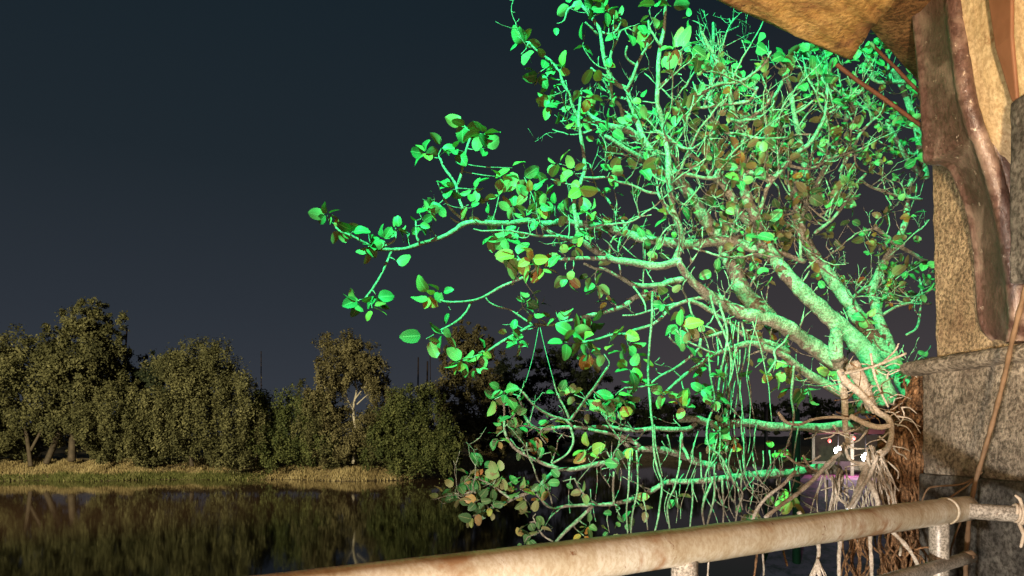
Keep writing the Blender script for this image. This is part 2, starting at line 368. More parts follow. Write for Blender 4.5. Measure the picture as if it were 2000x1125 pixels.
far_tree('undergrowth', 'dark undergrowth behind the trunks at the left end of the far bank', 'bushes', [(30, 860, 70, 40), (120, 850, 70, 45), (200, 850, 60, 45), (270, 880, 60, 35), (-60, 860, 70, 45)], 62, M['fl_dry'], 12000, .17, [], G_FAR)
far_tree('low_thicket', 'low leafy thicket on the bank between the tallest tree and the wide domed tree', 'thicket', [(250, 830, 55, 60), (300, 860, 55, 45), (220, 865, 45, 38), (275, 790, 40, 45)], 58.5, M['fl_olive'], 12000, .14, [], G_FAR, .6)
far_tree('low_thicket', 'low olive thicket before the broad tree at the left edge', 'thicket', [(20, 850, 55, 42), (-40, 850, 60, 45), (195, 845, 48, 48), (165, 815, 50, 45), (80, 810, 55, 42)], 57.5, M['fl_olive'], 13000, .14, [], G_FAR, .6)
far_tree('low_thicket', 'low thicket at the foot of the bare topped tree', 'thicket', [(500, 830, 45, 70), (630, 830, 48, 65), (600, 790, 40, 40), (740, 850, 50, 55), (660, 885, 55, 25)], 58, M['fl_olive'], 16000, .14, [], G_FAR, .7)
G_DK = 'unlit trees beyond the river bend'
far_tree('dim_tree', 'dim tree rising behind the bush beside the dark poles', 'tree', [(915, 665, 42, 38), (945, 690, 38, 45), (900, 720, 40, 55), (930, 780, 55, 70), (880, 780, 40, 60), (900, 850, 60, 48), (960, 850, 60, 48)], 80, M['fl_dry'], 17000, .22, [[(930, 900, 9), (925, 800, 6)]], G_DK)
far_tree('dim_tree', 'wide unlit tree behind the lower left fig branches', 'tree', [(1000, 740, 50, 45), (1060, 725, 55, 40), (1110, 720, 60, 45), (1030, 800, 75, 60), (1110, 800, 70, 60), (980, 820, 60, 60), (1170, 760, 45, 50), (960, 870, 60, 30), (1060, 865, 70, 32), (1160, 850, 70, 40)], 104, M['fl_unlit'], 20000, .28, [[(960, 880, 6), (975, 800, 4), (985, 760, 3)], [(1000, 880, 6), (1010, 790, 4)]], G_DK)
far_tree('dim_tree', 'low unlit tree line directly behind the hanging roots', 'trees', [(1230, 800, 60, 45), (1300, 815, 60, 40), (1370, 812, 60, 40), (1440, 818, 60, 36), (1510, 822, 50, 32)], 118, M['fl_unlit'], 12000, .3, [], G_DK)
def more_trees(x0):
    far_tree('tree_line', 'unlit tree line right of the stall behind the pillar', 'trees', [(x0, 815, 70, 45), (x0 + 110, 805, 80, 50), (x0 + 240, 810, 80, 45), (x0 + 360, 800, 90, 50)], 130, M['fl_unlit'], 7000, .4, [], G_DK)
more_trees(1600)

# grass on the bank
def grass(name, label, x0, x1, q0, q1, n, hgt, mtl, fixed=None):
    X0, X1 = (x0 - 1000) / FPX * 57, (x1 - 1000) / FPX * 57
    X = rng.uniform(X0, X1, n); q = rng.uniform(q0, q1, n)
    d0 = 55 + np.clip((X + 9) / 14, 0, 1) * 42 + np.sin(X * .21) + .6 * np.sin(X * .67 + 1)
    z = WZ - .25 + np.minimum(1, q / 6.5) ** .8 * 1.55 + .05
    clump = .55 + .45 * np.sin(X * 1.7 + q) * np.sin(X * .63 + 2)
    h = hgt * rng.uniform(.5, 1.3, n) * np.clip(clump + .35, .3, 1.3); w = .035 + h * .03
    b = np.stack([X, d0 + q, z], 1); lean = rng.normal(size=(n, 2)) * .28 * h[:, None]
    tip = b + np.stack([lean[:, 0], lean[:, 1], h], 1); side = np.zeros((n, 3)); a = rng.uniform(0, 3.14, n)
    side[:, 0] = np.cos(a) * w; side[:, 1] = np.sin(a) * w
    v = np.stack([b - side, b + side, tip], 1).reshape(-1, 3)
    me = bpy.data.meshes.new(name); me.vertices.add(3 * n); me.vertices.foreach_set('co', v.ravel())
    me.loops.add(3 * n); me.loops.foreach_set('vertex_index', np.arange(3 * n, dtype=np.int32))
    me.polygons.add(n); me.polygons.foreach_set('loop_start', np.arange(0, 3 * n, 3, dtype=np.int32)); me.update(calc_edges=True)
    at = me.attributes.new('tone', 'FLOAT', 'POINT'); at.data.foreach_set('value', np.repeat(np.clip(rng.normal(.42, .2, n) + .28 * np.sin(X * .8) * np.sin(X * 2.3 + 1), 0, 1), 3).astype(np.float32))
    tag(link(name, me, mtl), label, 'grass', kind='stuff')
grass('dry_grass', 'tall dry straw coloured grass along the far bank', -120, 960, 1.8, 6.4, 26000, .28, M['dry_grass'])
grass('green_grass', 'short green grass at the far water edge', 120, 520, .5, 2.2, 9000, .22, M['green_grass'])
grass('water_edge_grass', 'sparse low grass at the water edge under the bare topped tree', 490, 900, .5, 2.2, 4000, .2, M['dry_grass'])
grass('short_grass', 'short patchy grass at the water edge below the broad tree', -120, 140, .5, 2.0, 3000, .2, M['green_grass'])

def pole(x, y0, y1, d, w, label, lean=0):
    m = MB(); m.tube([P(x, y0, d), P(x + lean * .5, (y0 + y1) / 2, d), P(x + lean, y1, d)], [w / 2, w / 2, w / 2.2], 6)
    o = m.build('utility_pole', M['pole']); tag(o, label, 'pole', 'dark poles among the far trees')
pole(815, 880, 698, 72, .17, 'thin dark pole, left one of the pair right of the bare topped tree', 2)
pole(833, 880, 706, 72, .2, 'thicker dark pole, middle of the poles right of the bare topped tree', 2)
pole(842, 880, 690, 74, .10, 'very thin dark pole, right one beside the dim tree', -2)
pole(241, 760, 640, 61, .14, 'dark slanting pole beside the tallest tree', 7)
pole(510, 790, 686, 60, .09, 'thin dark pole at the right shoulder of the wide domed tree', 0)

# platform the camera stands on
o = link('platform', prism([(-6, -4), (3, -4), (3, 2.9), (2.2, 2.9), (-6, -3.2)], -3.6, -1.32), M['deck']); tag(o, 'stone platform under the railing', 'platform', kind='structure')

# quay with the lit stall
qm = MB(); Q = [(3.6, 12.0, -3.75), (8.2, 20.6, -1.3), (8.6, 21.2, -1.25), (26, 60, -1.25), (60, 60, -1.25), (60, 21.2, -1.25), (60, 20.6, -1.3), (60, 12, -3.75)]
qm.add(Q, [(0, 7, 6, 1), (1, 6, 5, 2)]); qm.add([Q[2], Q[5], Q[4], Q[3]], [(0, 1, 2, 3)]); qm.add([Q[0], Q[1], Q[2], Q[3], (25, 60, -4.2), (3.6, 12, -4.2)], [(5, 0, 1, 2), (5, 2, 3, 4)])
tag(qm.build('quay', M['quay'], smooth=False), 'plastered ramp of the landing below the stall, purple haze put into its colour', 'quay', kind='structure')
for x, y0, y1, d, w, lab in ((1556, 1200, 800, 15.5, .17, 'thick dark mooring post standing in the water left of the stall'), (1497, 1080, 792, 24, .12, 'thin dark mooring post behind the hanging roots')):
    mp = MB(); p = np.linspace(P(x, y0, d), P(x - 1, y1, d), 8); mp.tube(p, np.full(8, w / 2) * (1 + .06 * rng.normal(size=8)), 10); tag(mp.build('mooring_post', M['pole']), lab, 'post', 'mooring posts')
st = empty('market_stall', 'small open stall with dark red awning behind the white roots', 'stall')
def at22(x, y, d=22): return P(x, y, d)
for x in (1588, 1664, 1742):
    m = MB(); m.box(at22(x - 2, 930, 22.0), at22(x + 2, 835, 22.06)); m.build('post', M['wood'], st, False)
m = MB(); a, b_ = at22(1580, 838), at22(1750, 828); m.add([a, at22(1750, 838), at22(1750, 818, 24), at22(1580, 818, 24), at22(1580, 848), at22(1750, 848)], [(0, 1, 2, 3), (0, 4, 5, 1)]); m.build('awning', M['red'], st, False)
for x0, x1, mm in ((1590, 1628, 'wood'), (1632, 1660, 'pink'), (1668, 1698, 'wood'), (1702, 1740, 'red')):
    m = MB(); m.box(at22(x0, 918, 22.5), at22(x1, 902 - (x0 % 7), 22.55)); m.build('counter_board', M[mm], st, False)
m = MB(); m.box(at22(1590, 935, 24.2), at22(1748, 850, 24.3)); m.build('back_panel', M['wood'], st, False)
for (x, y, mm, r, lab) in ((1637, 880, 'bulb', .12, 'left bright white bulb hung in the stall'), (1691, 893, 'bulb', .13, 'right bright white bulb hung in the stall')):
    lt = empty('hanging_bulb', lab, 'lamp', 'white bulbs in the stall'); c = at22(x, y, 21.8)
    m = MB(); m.tube([c + np.array((0, 0, -r)), c + np.array((0, 0, -r * .6)), c, c + np.array((0, 0, r * .6)), c + np.array((0, 0, r))], [r * .3, r * .8, r, r * .8, r * .3], 12); m.build('bulb', M[mm], lt)
    m = MB(); m.tube([c + np.array((0, 0, r)), at22(x, 832, 21.9)], [.015, .015], 5); m.build('cord', M['pole'], lt)
    d = bpy.data.lights.new('bulb_light', 'POINT'); d.energy = 80; d.color = (.9, .95, 1); d.shadow_soft_size = .12
    lo = bpy.data.objects.new('bulb_light', d); COL.objects.link(lo); lo.parent = lt; lo.location = c + np.array((0, -.3, 0))
for i, (x, y) in enumerate(((1620, 861), (1656, 861), (1668, 856))):
    m = MB(); c = at22(x, y, 21.7); r = .05
    m.tube([c - np.array((0, 0, r)), c, c + np.array((0, 0, r))], [r * .5, r, r * .5], 8)
    tag(m.build('red_light', M['redbulb']), ['small red light, leftmost under the awning', 'small red light, middle one under the awning', 'small red light, rightmost under the awning'][i], 'light', 'red lights under the awning')

# ------------------------------------------------------------------ pavilion
pav = empty('pavilion', 'weathered ochre stone pavilion corner with carved brown bracket and pillar', 'building')
fd = np.array((-0.093, 1.0)); fd /= np.linalg.norm(fd); nd = np.array((-fd[1], fd[0]))      # along the pillar face, and its outward normal
def face_pt(s, out_, z, org=(1.698, 2.97)):        # s metres towards the viewer from the far corner
    q = np.array(org) - fd * s + nd * out_; return (q[0], q[1], z)
def slab(s0, s1, o0, o1, z0, z1, org=(1.698, 2.97), cuts=0):
    m = MB(); v = [face_pt(s, oo, z, org) for s in (s0, s1) for oo in (o0, o1) for z in (z0, z1)]
    m.add(v, [(0, 1, 3, 2), (4, 6, 7, 5), (0, 4, 5, 1), (2, 3, 7, 6), (0, 2, 6, 4), (1, 5, 7, 3)]); return m
def roughen(o, lv, strength, size, bev=.01):
    bevel(o, bev, 2)
    s = o.modifiers.new('s', 'SUBSURF'); s.subdivision_type = 'SIMPLE'; s.levels = s.render_levels = lv
    tx = bpy.data.textures.new('rough', 'CLOUDS'); tx.noise_scale = size; tx.noise_depth = 3
    d = o.modifiers.new('d', 'DISPLACE'); d.texture = tx; d.strength = strength; d.mid_level = .5; d.texture_coords = 'GLOBAL'
    return o
# shaft: two courses, moulding, plinth
def shaft(z0, z1, far_bottom, far_top, name, mtl):
    m = MB(); v = []
    for s, top in ((0, 0), (1.6, 0)):
        for oo in (0, -.9):
            for z, fx in ((z0, far_bottom), (z1, far_top)):
                v.append(face_pt(s + (fx if s == 0 else 0), oo, z))
    m.add(v, [(0, 1, 3, 2), (4, 6, 7, 5), (0, 4, 5, 1), (2, 3, 7, 6), (0, 2, 6, 4), (1, 5, 7, 3)])
    return roughen(m.build(name, mtl, pav, False), 5, .012, .05, .012)
shaft(.25, 1.9, .085, .03, 'pillar', M['stone'])
lowp = shaft(-.16, .26, 0.0, 0.0, 'pillar', M['stone_grey'])
m = slab(-.008, 1.6, .008, -.9, -3.8, -.158); roughen(m.build('plinth', M['plinth'], pav, False), 4, .012, .06, .008)
m = MB(); pr = []
for k in range(9):
    a = -math.pi / 2 + math.pi * k / 8; pr.append((.012 + .048 * math.cos(a), .28 + .031 * math.sin(a)))
V = []
for s in (-.05, .0, .3, .6, 1.0, 1.6):
    for oo, z in [(-.2, .249)] + pr + [(-.2, .311)]: V.append(face_pt(s, oo, z))
k = len(pr) + 2; F = [(i * k + j, i * k + j + 1, (i + 1) * k + j + 1, (i + 1) * k + j) for i in range(5) for j in range(k - 1)]
m.add(V, F); me = m.mesh('moulding'); 
o = link('moulding', me, M['stone_grey'], lowp)
s_ = o.modifiers.new('s', 'SUBSURF'); s_.levels = s_.render_levels = 3; s_.subdivision_type = 'SIMPLE'
tx = bpy.data.textures.new('rough', 'CLOUDS'); tx.noise_scale = .06; d_ = o.modifiers.new('d', 'DISPLACE'); d_.texture = tx; d_.strength = .02; d_.texture_coords = 'GLOBAL'
m = MB(); m.add([face_pt(-.05, oo, z) for oo, z in [(-.2, .249)] + pr + [(-.2, .311)]], [tuple(range(k))]); m.build('moulding_end', M['stone_grey'], lowp, False)

# carved bracket lofted along its curve
def bracket():
    YN, YF = 2.373, 2.627
    # photo row of the far front edge, its column, projection of the side
    st = [(-130, 1768, .30), (-60, 1770, .30), (0, 1776, .28), (60, 1782, .26), (120, 1788, .25), (180, 1793, .24), (230, 1796, .235), (270, 1798, .232), (300, 1799, .23), (314, 1800, .225), (319, 1801, .22),
          (322, 1804, .215), (324, 1826, .165), (327, 1846, .13), (336, 1853, .12), (365, 1866, .11), (400, 1880, .10), (440, 1890, .10), (490, 1898, .10), (540, 1902, .10), (590, 1904, .10), (630, 1907, .095), (655, 1915, .08), (672, 1928, .06), (682, 1945, .03)]
    NR = [-130, 0, 150, 250, 290, 330, 360, 440, 540, 620, 682]; NX = [1.440, 1.440, 1.466, 1.492, 1.512, 1.540, 1.564, 1.608, 1.642, 1.660, 1.685]
    V = []; sec = 0
    for y, x, pj in st:
        X = (x - 1000) / FPX * YF; z = (HY - y) / FPX * YF
        yn, yf = YN, YF
        if y > 640: yf -= (y - 640) / 42 * .03; yn += (y - 640) / 42 * .05
        pj = max(.05, 1.76 - X)
        prof = [(pj, yn + .012), (.15, yn + .022), (.122, yn + .022), (.112, yn - .012), (.088, yn - .012), (.078, yn + .030), (.052, yn + .034), (.044, yn - .012), (.016, yn - .022), (-.008, yn - .006), (-.012, yn + .02), (.010, yn + .042),
                (.012, (yn + yf) / 2), (.010, yf - .04), (-.006, yf - .024), (-.005, yf - .004), (.03, yf + .002), (pj, yf)]
        sec = len(prof)
        Xn = np.interp(y, NR, NX)
        for a, yy in prof:
            t = min(1, max(0, (yy - yn) / (yf - yn))); t = t * t * (3 - 2 * t)
            V.append(((Xn * (1 - t) + X * t) + a if a < pj - 1e-6 else 1.77, yy, z))
    F = [(i * sec + j, i * sec + j + 1, (i + 1) * sec + j + 1, (i + 1) * sec + j) for i in range(len(st) - 1) for j in range(sec - 1)]
    F.append(tuple(range((len(st) - 1) * sec, len(st) * sec))[::-1])
    me = bpy.data.meshes.new('bracket'); me.from_pydata([tuple(map(float, v)) for v in V], [], F); me.shade_smooth()
    o = link('bracket', me, M['bracket'], pav)
    s = o.modifiers.new('s', 'SUBSURF'); s.levels = s.render_levels = 2
    tx = bpy.data.textures.new('chip', 'CLOUDS'); tx.noise_scale = .035; tx.noise_depth = 4
    d = o.modifiers.new('d', 'DISPLACE'); d.texture = tx; d.strength = .006; d.texture_coords = 'GLOBAL'
    o['label'] = 'brown carved scroll bracket'
    return o
bracket()
# flared corbel block between bracket and viewer
def corbel():
    st = [(-160, 1.47), (0, 1.475), (100, 1.505), (200, 1.55), (260, 1.60), (320, 1.66), (360, 1.70), (480, 1.76), (600, 1.78), (690, 1.79)]
    V = []; ys = np.linspace(2.0, 2.44, 7)
    for y, X in st:
        for Y in ys: V.append((X + (2.4 - Y) * -.03, Y, (HY - y) / FPX * 2.36))
        V.append((2.4, 2.44, (HY - y) / FPX * 2.36))
    n = len(ys) + 1
    m = MB(); m.add(V, [(i * n + j, i * n + j + 1, (i + 1) * n + j + 1, (i + 1) * n + j) for i in range(len(st) - 1) for j in range(n - 1)])
    o = m.build('corbel', M['yellow'], pav)
    s = o.modifiers.new('s', 'SUBSURF'); s.levels = s.render_levels = 4; s.subdivision_type = 'SIMPLE'
    tx = bpy.data.textures.new('chip', 'CLOUDS'); tx.noise_scale = .05; tx.noise_depth = 4
    d = o.modifiers.new('d', 'DISPLACE'); d.texture = tx; d.strength = .010; d.texture_coords = 'GLOBAL'
corbel()
m = MB()
rowz = lambda y: (HY - y) / FPX * 2.2
V = []
for y, X, ya, yb in ((-120, 1.452, 2.04, 2.195), (0, 1.462, 2.085, 2.19), (100, 1.482, 2.115, 2.185), (205, 1.53, 2.16, 2.182)):
    for Y, dx in ((ya, -.010), (ya, .002), (yb, .002), (yb, -.010)): V.append((X + dx, Y, rowz(y)))
m.add(V, [(i * 4 + j, i * 4 + (j + 1) % 4, i * 4 + 4 + (j + 1) % 4, i * 4 + 4 + j) for i in range(3) for j in range(4)] + [(12, 13, 14, 15)])
bevel(m.build('board', M['brownboard'], pav, False), .004)
m = MB(); m.box((1.50, 1.95, rowz(560)), (1.75, 2.165, rowz(212))); roughen(m.build('grey_block', M['plinth'], pav, False), 4, .012, .05)

# eave slab, second slab, roof
EK = .844; E1 = np.array((1.445, 3.11)) * EK; ed = np.array((.853, .522)); gd = np.array((.522, -.853))
def rough_slab(poly, z0, z1, name, mtl, lv, st, size):
    m = link(name, prism(poly, z0, z1), mtl, pav)
    return m
def grid_slab(A, B, C_, D, z0, z1, name, mtl, n=60, amp=.02, seed=0, zslope=0):
    """quad slab A-B-C-D (A-B the seen edge) with a subdivided, chipped underside"""
    r = np.random.default_rng(seed); A, B, C_, D = map(np.array, (A, B, C_, D)); V = []
    ph = r.uniform(0, 6, 8)
    for i in range(n + 1):
        for j in range(n + 1):
            u, v = i / n, (j / n) ** 1.6
            p = (A * (1 - u) + B * u) * (1 - v) + (D * (1 - u) + C_ * u) * v
            nz = min(1, .25 + v * 10) * amp * (.5 * math.sin(p[0] * 17 + ph[0]) * math.sin(p[1] * 21 + ph[1]) + .35 * math.sin(p[0] * 43 + ph[2]) * math.sin(p[1] * 37 + ph[3]) + .25 * math.sin(p[0] * 90 + ph[4] + p[1] * 60) + .3 * r.normal() * .5)
            edge = (1 - min(1, v * 25)) * .03 + .0 * u
            V.append((p[0], p[1], z0 + nz + edge + zslope * v))
    k = n + 1; b0 = len(V)
    F = [(i * k + j, i * k + j + 1, (i + 1) * k + j + 1, (i + 1) * k + j) for i in range(n) for j in range(n)]
    border = [(0, j) for j in range(n)] + [(i, n) for i in range(n)] + [(n, j) for j in range(n, 0, -1)] + [(i, 0) for i in range(n, 0, -1)]
    for i, j in border: x, y, z = V[i * k + j]; V.append((x, y, z1 + zslope * (j / n) ** 1.6))
    L = len(border)
    for q in range(L):
        a = border[q]; b = border[(q + 1) % L]; F.append((a[0] * k + a[1], b0 + q, b0 + (q + 1) % L, b[0] * k + b[1]))
    F.append(tuple(range(b0, b0 + L)))
    me = bpy.data.meshes.new(name); me.from_pydata([tuple(map(float, v)) for v in V], [], F); me.shade_smooth()
    return link(name, me, mtl, pav)
pA = E1; pB = E1 - ed * 3.6
grid_slab(E1, pB, pB + gd * 1.6, np.array((1.33, 1.7)) * EK, 1.6 * EK, 1.70 * EK, 'eave_slab', M['ochre'], 70, .011, 3)
# end face strip of the eave, browner plaster
def at_z(x, y, z): d = z * FPX / (HY - y); return np.array(((x - 1000) / FPX * d, d))
q1, q2 = at_z(1690, 60, 1.53), at_z(1840, 222, 1.53)
dirq = (q2 - q1) / np.linalg.norm(q2 - q1); q0 = q1 - dirq * .8; q3 = q2 + dirq * .6
grid_slab(q3, q0, q0 + np.array((.9, -1.2)), q3 + np.array((.6, -1.2)), 1.53, 1.61, 'roof_beam', M['brownplaster'], 40, .01, 5)
link('roof', prism([tuple(E1 - ed * .08 + gd * .12), tuple(E1 - ed * 3.5 + gd * .12), (-3.5, -3.2), (3.4, -3.2), (3.4, 2.85), (1.75, 2.85)], 1.62, 1.72), M['brownplaster'], pav)
def rod(a, b, r, name='tie_rod', mm='iron'):
    m = MB(); p = np.linspace(a, b, 5); p[1:-1] += rng.normal(size=(3, 3)) * .002; m.tube(p, [r] * 5, 8); return m.build(name, M[mm], pav)
rod(P(1634, 126, 2.58), P(1800, 246, 2.66), .0075)
rod(P(1700, 84, 2.78), P(1798, 182, 2.7), .0065)

# ------------------------------------------------------------------ railing
rl = empty('railing', 'worn cream painted pipe railing crossing the foreground', 'railing')
A = np.array((.3, 1.4, -.222)); B = np.array((1.33, 2.14, -.222)); rd = (B - A) / np.linalg.norm(B - A)
def pipe(a, b, r, name, mm, n=40, sides=24):
    a, b = Vector(a), Vector(b); v = b - a
    m = MB(); p = np.zeros((n, 3)); p[:, 0] = np.linspace(0, v.length, n); m.tube(p, r * (1 + .010 * rng.normal(size=n)), sides); o = m.build(name, M[mm], rl)
    o.location = a; o.rotation_mode = 'QUATERNION'; o.rotation_quaternion = v.to_track_quat('X', 'Z'); return o
pipe(A - rd * 1.9, B + rd * .06, .0375, 'top_rail', 'rail', 90, 28)
c = B - rd * .01
pipe(c, P(2012, 1007, 2.08), .0235, 'side_rail', 'steel', 14)
pB_ = P(1834, 1030, 2.085); pipe((pB_[0], pB_[1], -.245), (pB_[0], pB_[1], -1.33), .0265, 'post', 'steel', 30)
t_ = A + rd * .055; pipe((t_[0], t_[1], -.25), (t_[0], t_[1], -1.33), .0265, 'post', 'steel', 20)
t_ = A - rd * 1.2; pipe((t_[0], t_[1], -.25), (t_[0], t_[1], -1.33), .0265, 'post', 'steel', 20)
lowz = np.array((0, 0, -.178)); L1_, L0_ = P(1896, 1088, 2.2), P(1600, 1172, 1.62)
pipe(L1_, L1_ + (L0_ - L1_) * 3.2, .0185, 'lower_rail', 'steel', 30)
m = MB(); m.tube(np.linspace(B - rd * .085, B - rd * .07, 4), [.0385, .0405, .0405, .0385], 24); m.build('weld_ring', M['rail'], rl)
# rope wound on the side rail
rt = MB(); cc = P(1988, 1003, 2.085); ax = P(2012, 1007, 2.08) - c; ax /= np.linalg.norm(ax); u = np.cross(ax, (0, 0, 1)); u /= np.linalg.norm(u); w = np.cross(u, ax)
a = np.linspace(0, 2 * math.pi * 3, 90); q = cc + np.outer(np.linspace(-.011, .012, 90), ax) + (.027 + .003 * np.sin(a * 2.3))[:, None] * (np.cos(a)[:, None] * u + np.sin(a)[:, None] * w)
rt.tube(q, np.full(90, .0042), 6); rt.tube(np.array([cc + (0, 0, -.02), cc + (.004, -.02, -.06), cc + (-.006, -.02, -.095)]), [.006, .006, .004], 6)
rt.tube(np.array([cc + (0, -.02, .02), cc + (-.012, -.025, .045), cc + (-.022, -.02, .055)]), [.005, .005, .003], 6)
tag(rt.build('rope_binding', M['rope']), 'pale rope wound round the thin side rail', 'rope')
cb = MB(); cp = catmull([(2030, 470, 2.05), (2000, 575, 2.12), (1978, 660, 2.2), (1962, 735, 2.28), (1940, 820, 2.34), (1920, 890, 2.36), (1903, 950, 2.36), (1893, 1010, 2.33), (1889, 1060, 2.28), (1886, 1090, 2.24), (1886, 1140, 2.26), (1884, 1200, 2.28)], 8)
pts = np.array([P(*q) for q in cp]); cb.tube(pts, .0075 * (1 + .12 * np.sin(np.arange(len(pts)) * 1.1)), 8)
for y in (1086, 1094): cb.tube([P(1872, y + 6, 2.2), P(1880, y - 3, 2.17), P(1896, y - 6, 2.17), P(1905, y, 2.2)], [.008, .009, .009, .008], 7)
tag(cb.build('hanging_cable', M['cable']), 'brown cable hanging down the pillar face and tied to the lower rail', 'cable')
for pts, lab in (([(1915, 925, 2.4), (1880, 945, 2.45), (1830, 950, 2.5), (1812, 955, 2.5), (1802, 975, 2.5), (1795, 1000, 2.5)], 'thin wire curving over the rail beside the pillar, upper one'), ([(1918, 922, 2.4), (1890, 948, 2.4), (1850, 975, 2.4), (1838, 985, 2.4)], 'thin wire curving over the rail beside the pillar, lower one'), ([(1880, 1010, 2.35), (1868, 1040, 2.3), (1858, 1070, 2.3), (1850, 1110, 2.3), (1846, 1140, 2.3)], 'knotted thin wire hanging between post and cable')):
    m = MB(); q = catmull(pts, 6); m.tube(np.array([P(*k) for k in q]), .003 * (1 + .3 * rng.random(len(q))), 5); tag(m.build('thin_wire', M['cable']), lab, 'wire', 'thin wires at the pillar foot')

# ------------------------------------------------------------------ the fig tree
tree = empty('fig_tree', 'green lit fig tree with hanging roots growing out of the masonry beside the pillar', 'tree')
tree.location = (0, 0, 0)
SAMPLES = []                     # (px, py, depth, radius, point, direction) on every limb, for twigs and leaves
LEAVES = []                      # (position, axis, normal, length m, tone, traced)
def limb(pts, name='branch', mtl='bark', twigs=.0, leafy=.5, knob=.10, sides=9, rec=True, sub=None):
    """pts: (column, row, depth, width px)"""
    q = catmull(pts, 7); n = len(q)
    ph = rng.uniform(0, 6, 4)
    s = np.arange(n)
    q[:, 0] += .9 * np.sin(s * .55 + ph[0]) * np.minimum(1, q[:, 3] / 9); q[:, 1] += .9 * np.sin(s * .47 + ph[1]) * np.minimum(1, q[:, 3] / 9)
    q[:, 2] += .02 * np.sin(s * .21 + ph[2])
    p = np.array([P(a, b, d) for a, b, d, w in q]); r = np.maximum(q[:, 3], 1.2) / 2 / FPX * q[:, 2]
    knob = knob * (.5 if pts[0][3] > 13 else 1); r = r * (1 + knob * np.sin(s * 1.7 + ph[3]) * np.sin(s * .9 + ph[0]) + knob * .6 * rng.normal(size=n))
    m = MB(); m.tube(p, r, sides)
    dr = np.gradient(p, axis=0); dr /= np.linalg.norm(dr, axis=1)[:, None] + 1e-9
    if rec:
        for i in range(n): SAMPLES.append((q[i, 0], q[i, 1], q[i, 2], r[i], p[i], dr[i]))
    # procedural twigs
    if twigs > 0:
        L = np.linalg.norm(np.diff(p, axis=0), axis=1).sum(); k = rng.poisson(L * twigs * 1.9)
        for _ in range(k):
            i = rng.integers(1, n - 1); twig(m, p[i], dr[i], r[i], leafy)
    o = m.build(name, M[mtl], tree)
    if pts[0][3] > 13:
        sb = o.modifiers.new('s', 'SUBSURF'); sb.levels = sb.render_levels = 1; tx = TEX
        dm = o.modifiers.new('d', 'DISPLACE'); dm.texture = tx; dm.strength = .013 if pts[0][3] > 25 else .007; dm.mid_level = .5; dm.texture_coords = 'GLOBAL'
    return o
TEX = bpy.data.textures.new('bark_lumps', 'CLOUDS'); TEX.noise_scale = .045; TEX.noise_depth = 4
def twig(m, p0, d0, r0, leafy, depth=0, L=None):
    px, py = 1000 + FPX * p0[0] / p0[1], HY - FPX * p0[2] / p0[1]
    if depth == 0: leafy *= (.3 if px < 1160 else 1) * (.5 if py > 640 else 1)
    L = L or rng.uniform(.05, .24) * (1 if depth == 0 else .6)
    side = rng.normal(size=3); side -= d0 * np.dot(side, d0); side /= np.linalg.norm(side) + 1e-9
    d = side * .9 + d0 * rng.uniform(-.1, .8) + np.array((-.12, -.05, .35)); d /= np.linalg.norm(d)
    n = max(3, int(L / .022)); r = min(r0 * .6, rng.uniform(.0026, .0048) * (1 if depth == 0 else .75)); pts = [p0]
    for i in range(n):
        d = d + rng.normal(size=3) * .22 + np.array((0, 0, .09)); d /= np.linalg.norm(d); pts.append(pts[-1] + d * L / n)
        if depth == 0 and i > 0 and rng.random() < .22: twig(m, pts[-1], d, r, leafy * .8, 1)
        elif rng.random() < .25 and i > 0:                         # short spur
            sd = rng.normal(size=3); sd /= np.linalg.norm(sd); m.tube([pts[-1], pts[-1] + sd * .010, pts[-1] + sd * .02 + d * .006], [r * .7, r * .6, r * .5], 4)
    rr = np.linspace(r, r * .55, len(pts)); m.tube(pts, rr, 5)
    if rng.random() < leafy * .62: rosette(pts[-1], d, rng.integers(2, 6), rng.uniform(.042, .076), None, False)
    if rng.random() < leafy * .3 and n > 4: rosette(pts[n // 2], d, rng.integers(1, 3), rng.uniform(.04, .07), None, False)
def pick_tone(kind):
    if kind == 'y': return rng.uniform(.62, .74)
    if kind == 'o': return rng.uniform(.82, .95)
    if kind == 'b': return rng.uniform(.74, 1.0) if rng.random() < .6 else rng.uniform(.4, .6)
    if kind == 'p': return rng.uniform(.66, .72)
    t = rng.beta(2, 3.2) * .6
    return t if rng.random() > .14 else rng.uniform(.55, 1.0)
def rosette(c, d, n, Lm, kind, traced):
    d = np.asarray(d); th0 = rng.uniform(0, 6.28)
    up = np.array((0, 0, 1.)); vw = np.array((0, -1., .15))
    for i in range(n):
        th = th0 + i * (2 * math.pi / max(n, 3)) + rng.normal() * .35
        ax = np.array((math.cos(th), rng.normal() * .45, math.sin(th) * .8)) + d * .45 + np.array((0, 0, -.12))
        ax /= np.linalg.norm(ax)
        nr = up * rng.uniform(.1, 1.0) + vw * rng.uniform(-.4, .9) + rng.normal(size=3) * .55
        nr -= ax * np.dot(nr, ax); nr /= np.linalg.norm(nr) + 1e-9
        if rng.random() < .22: nr = -nr
        LEAVES.append((c + ax * .012 + rng.normal(size=3) * .006, ax, nr, Lm * (rng.uniform(.5, .88) if traced else rng.uniform(.55, 1.05)), pick_tone(kind), traced))

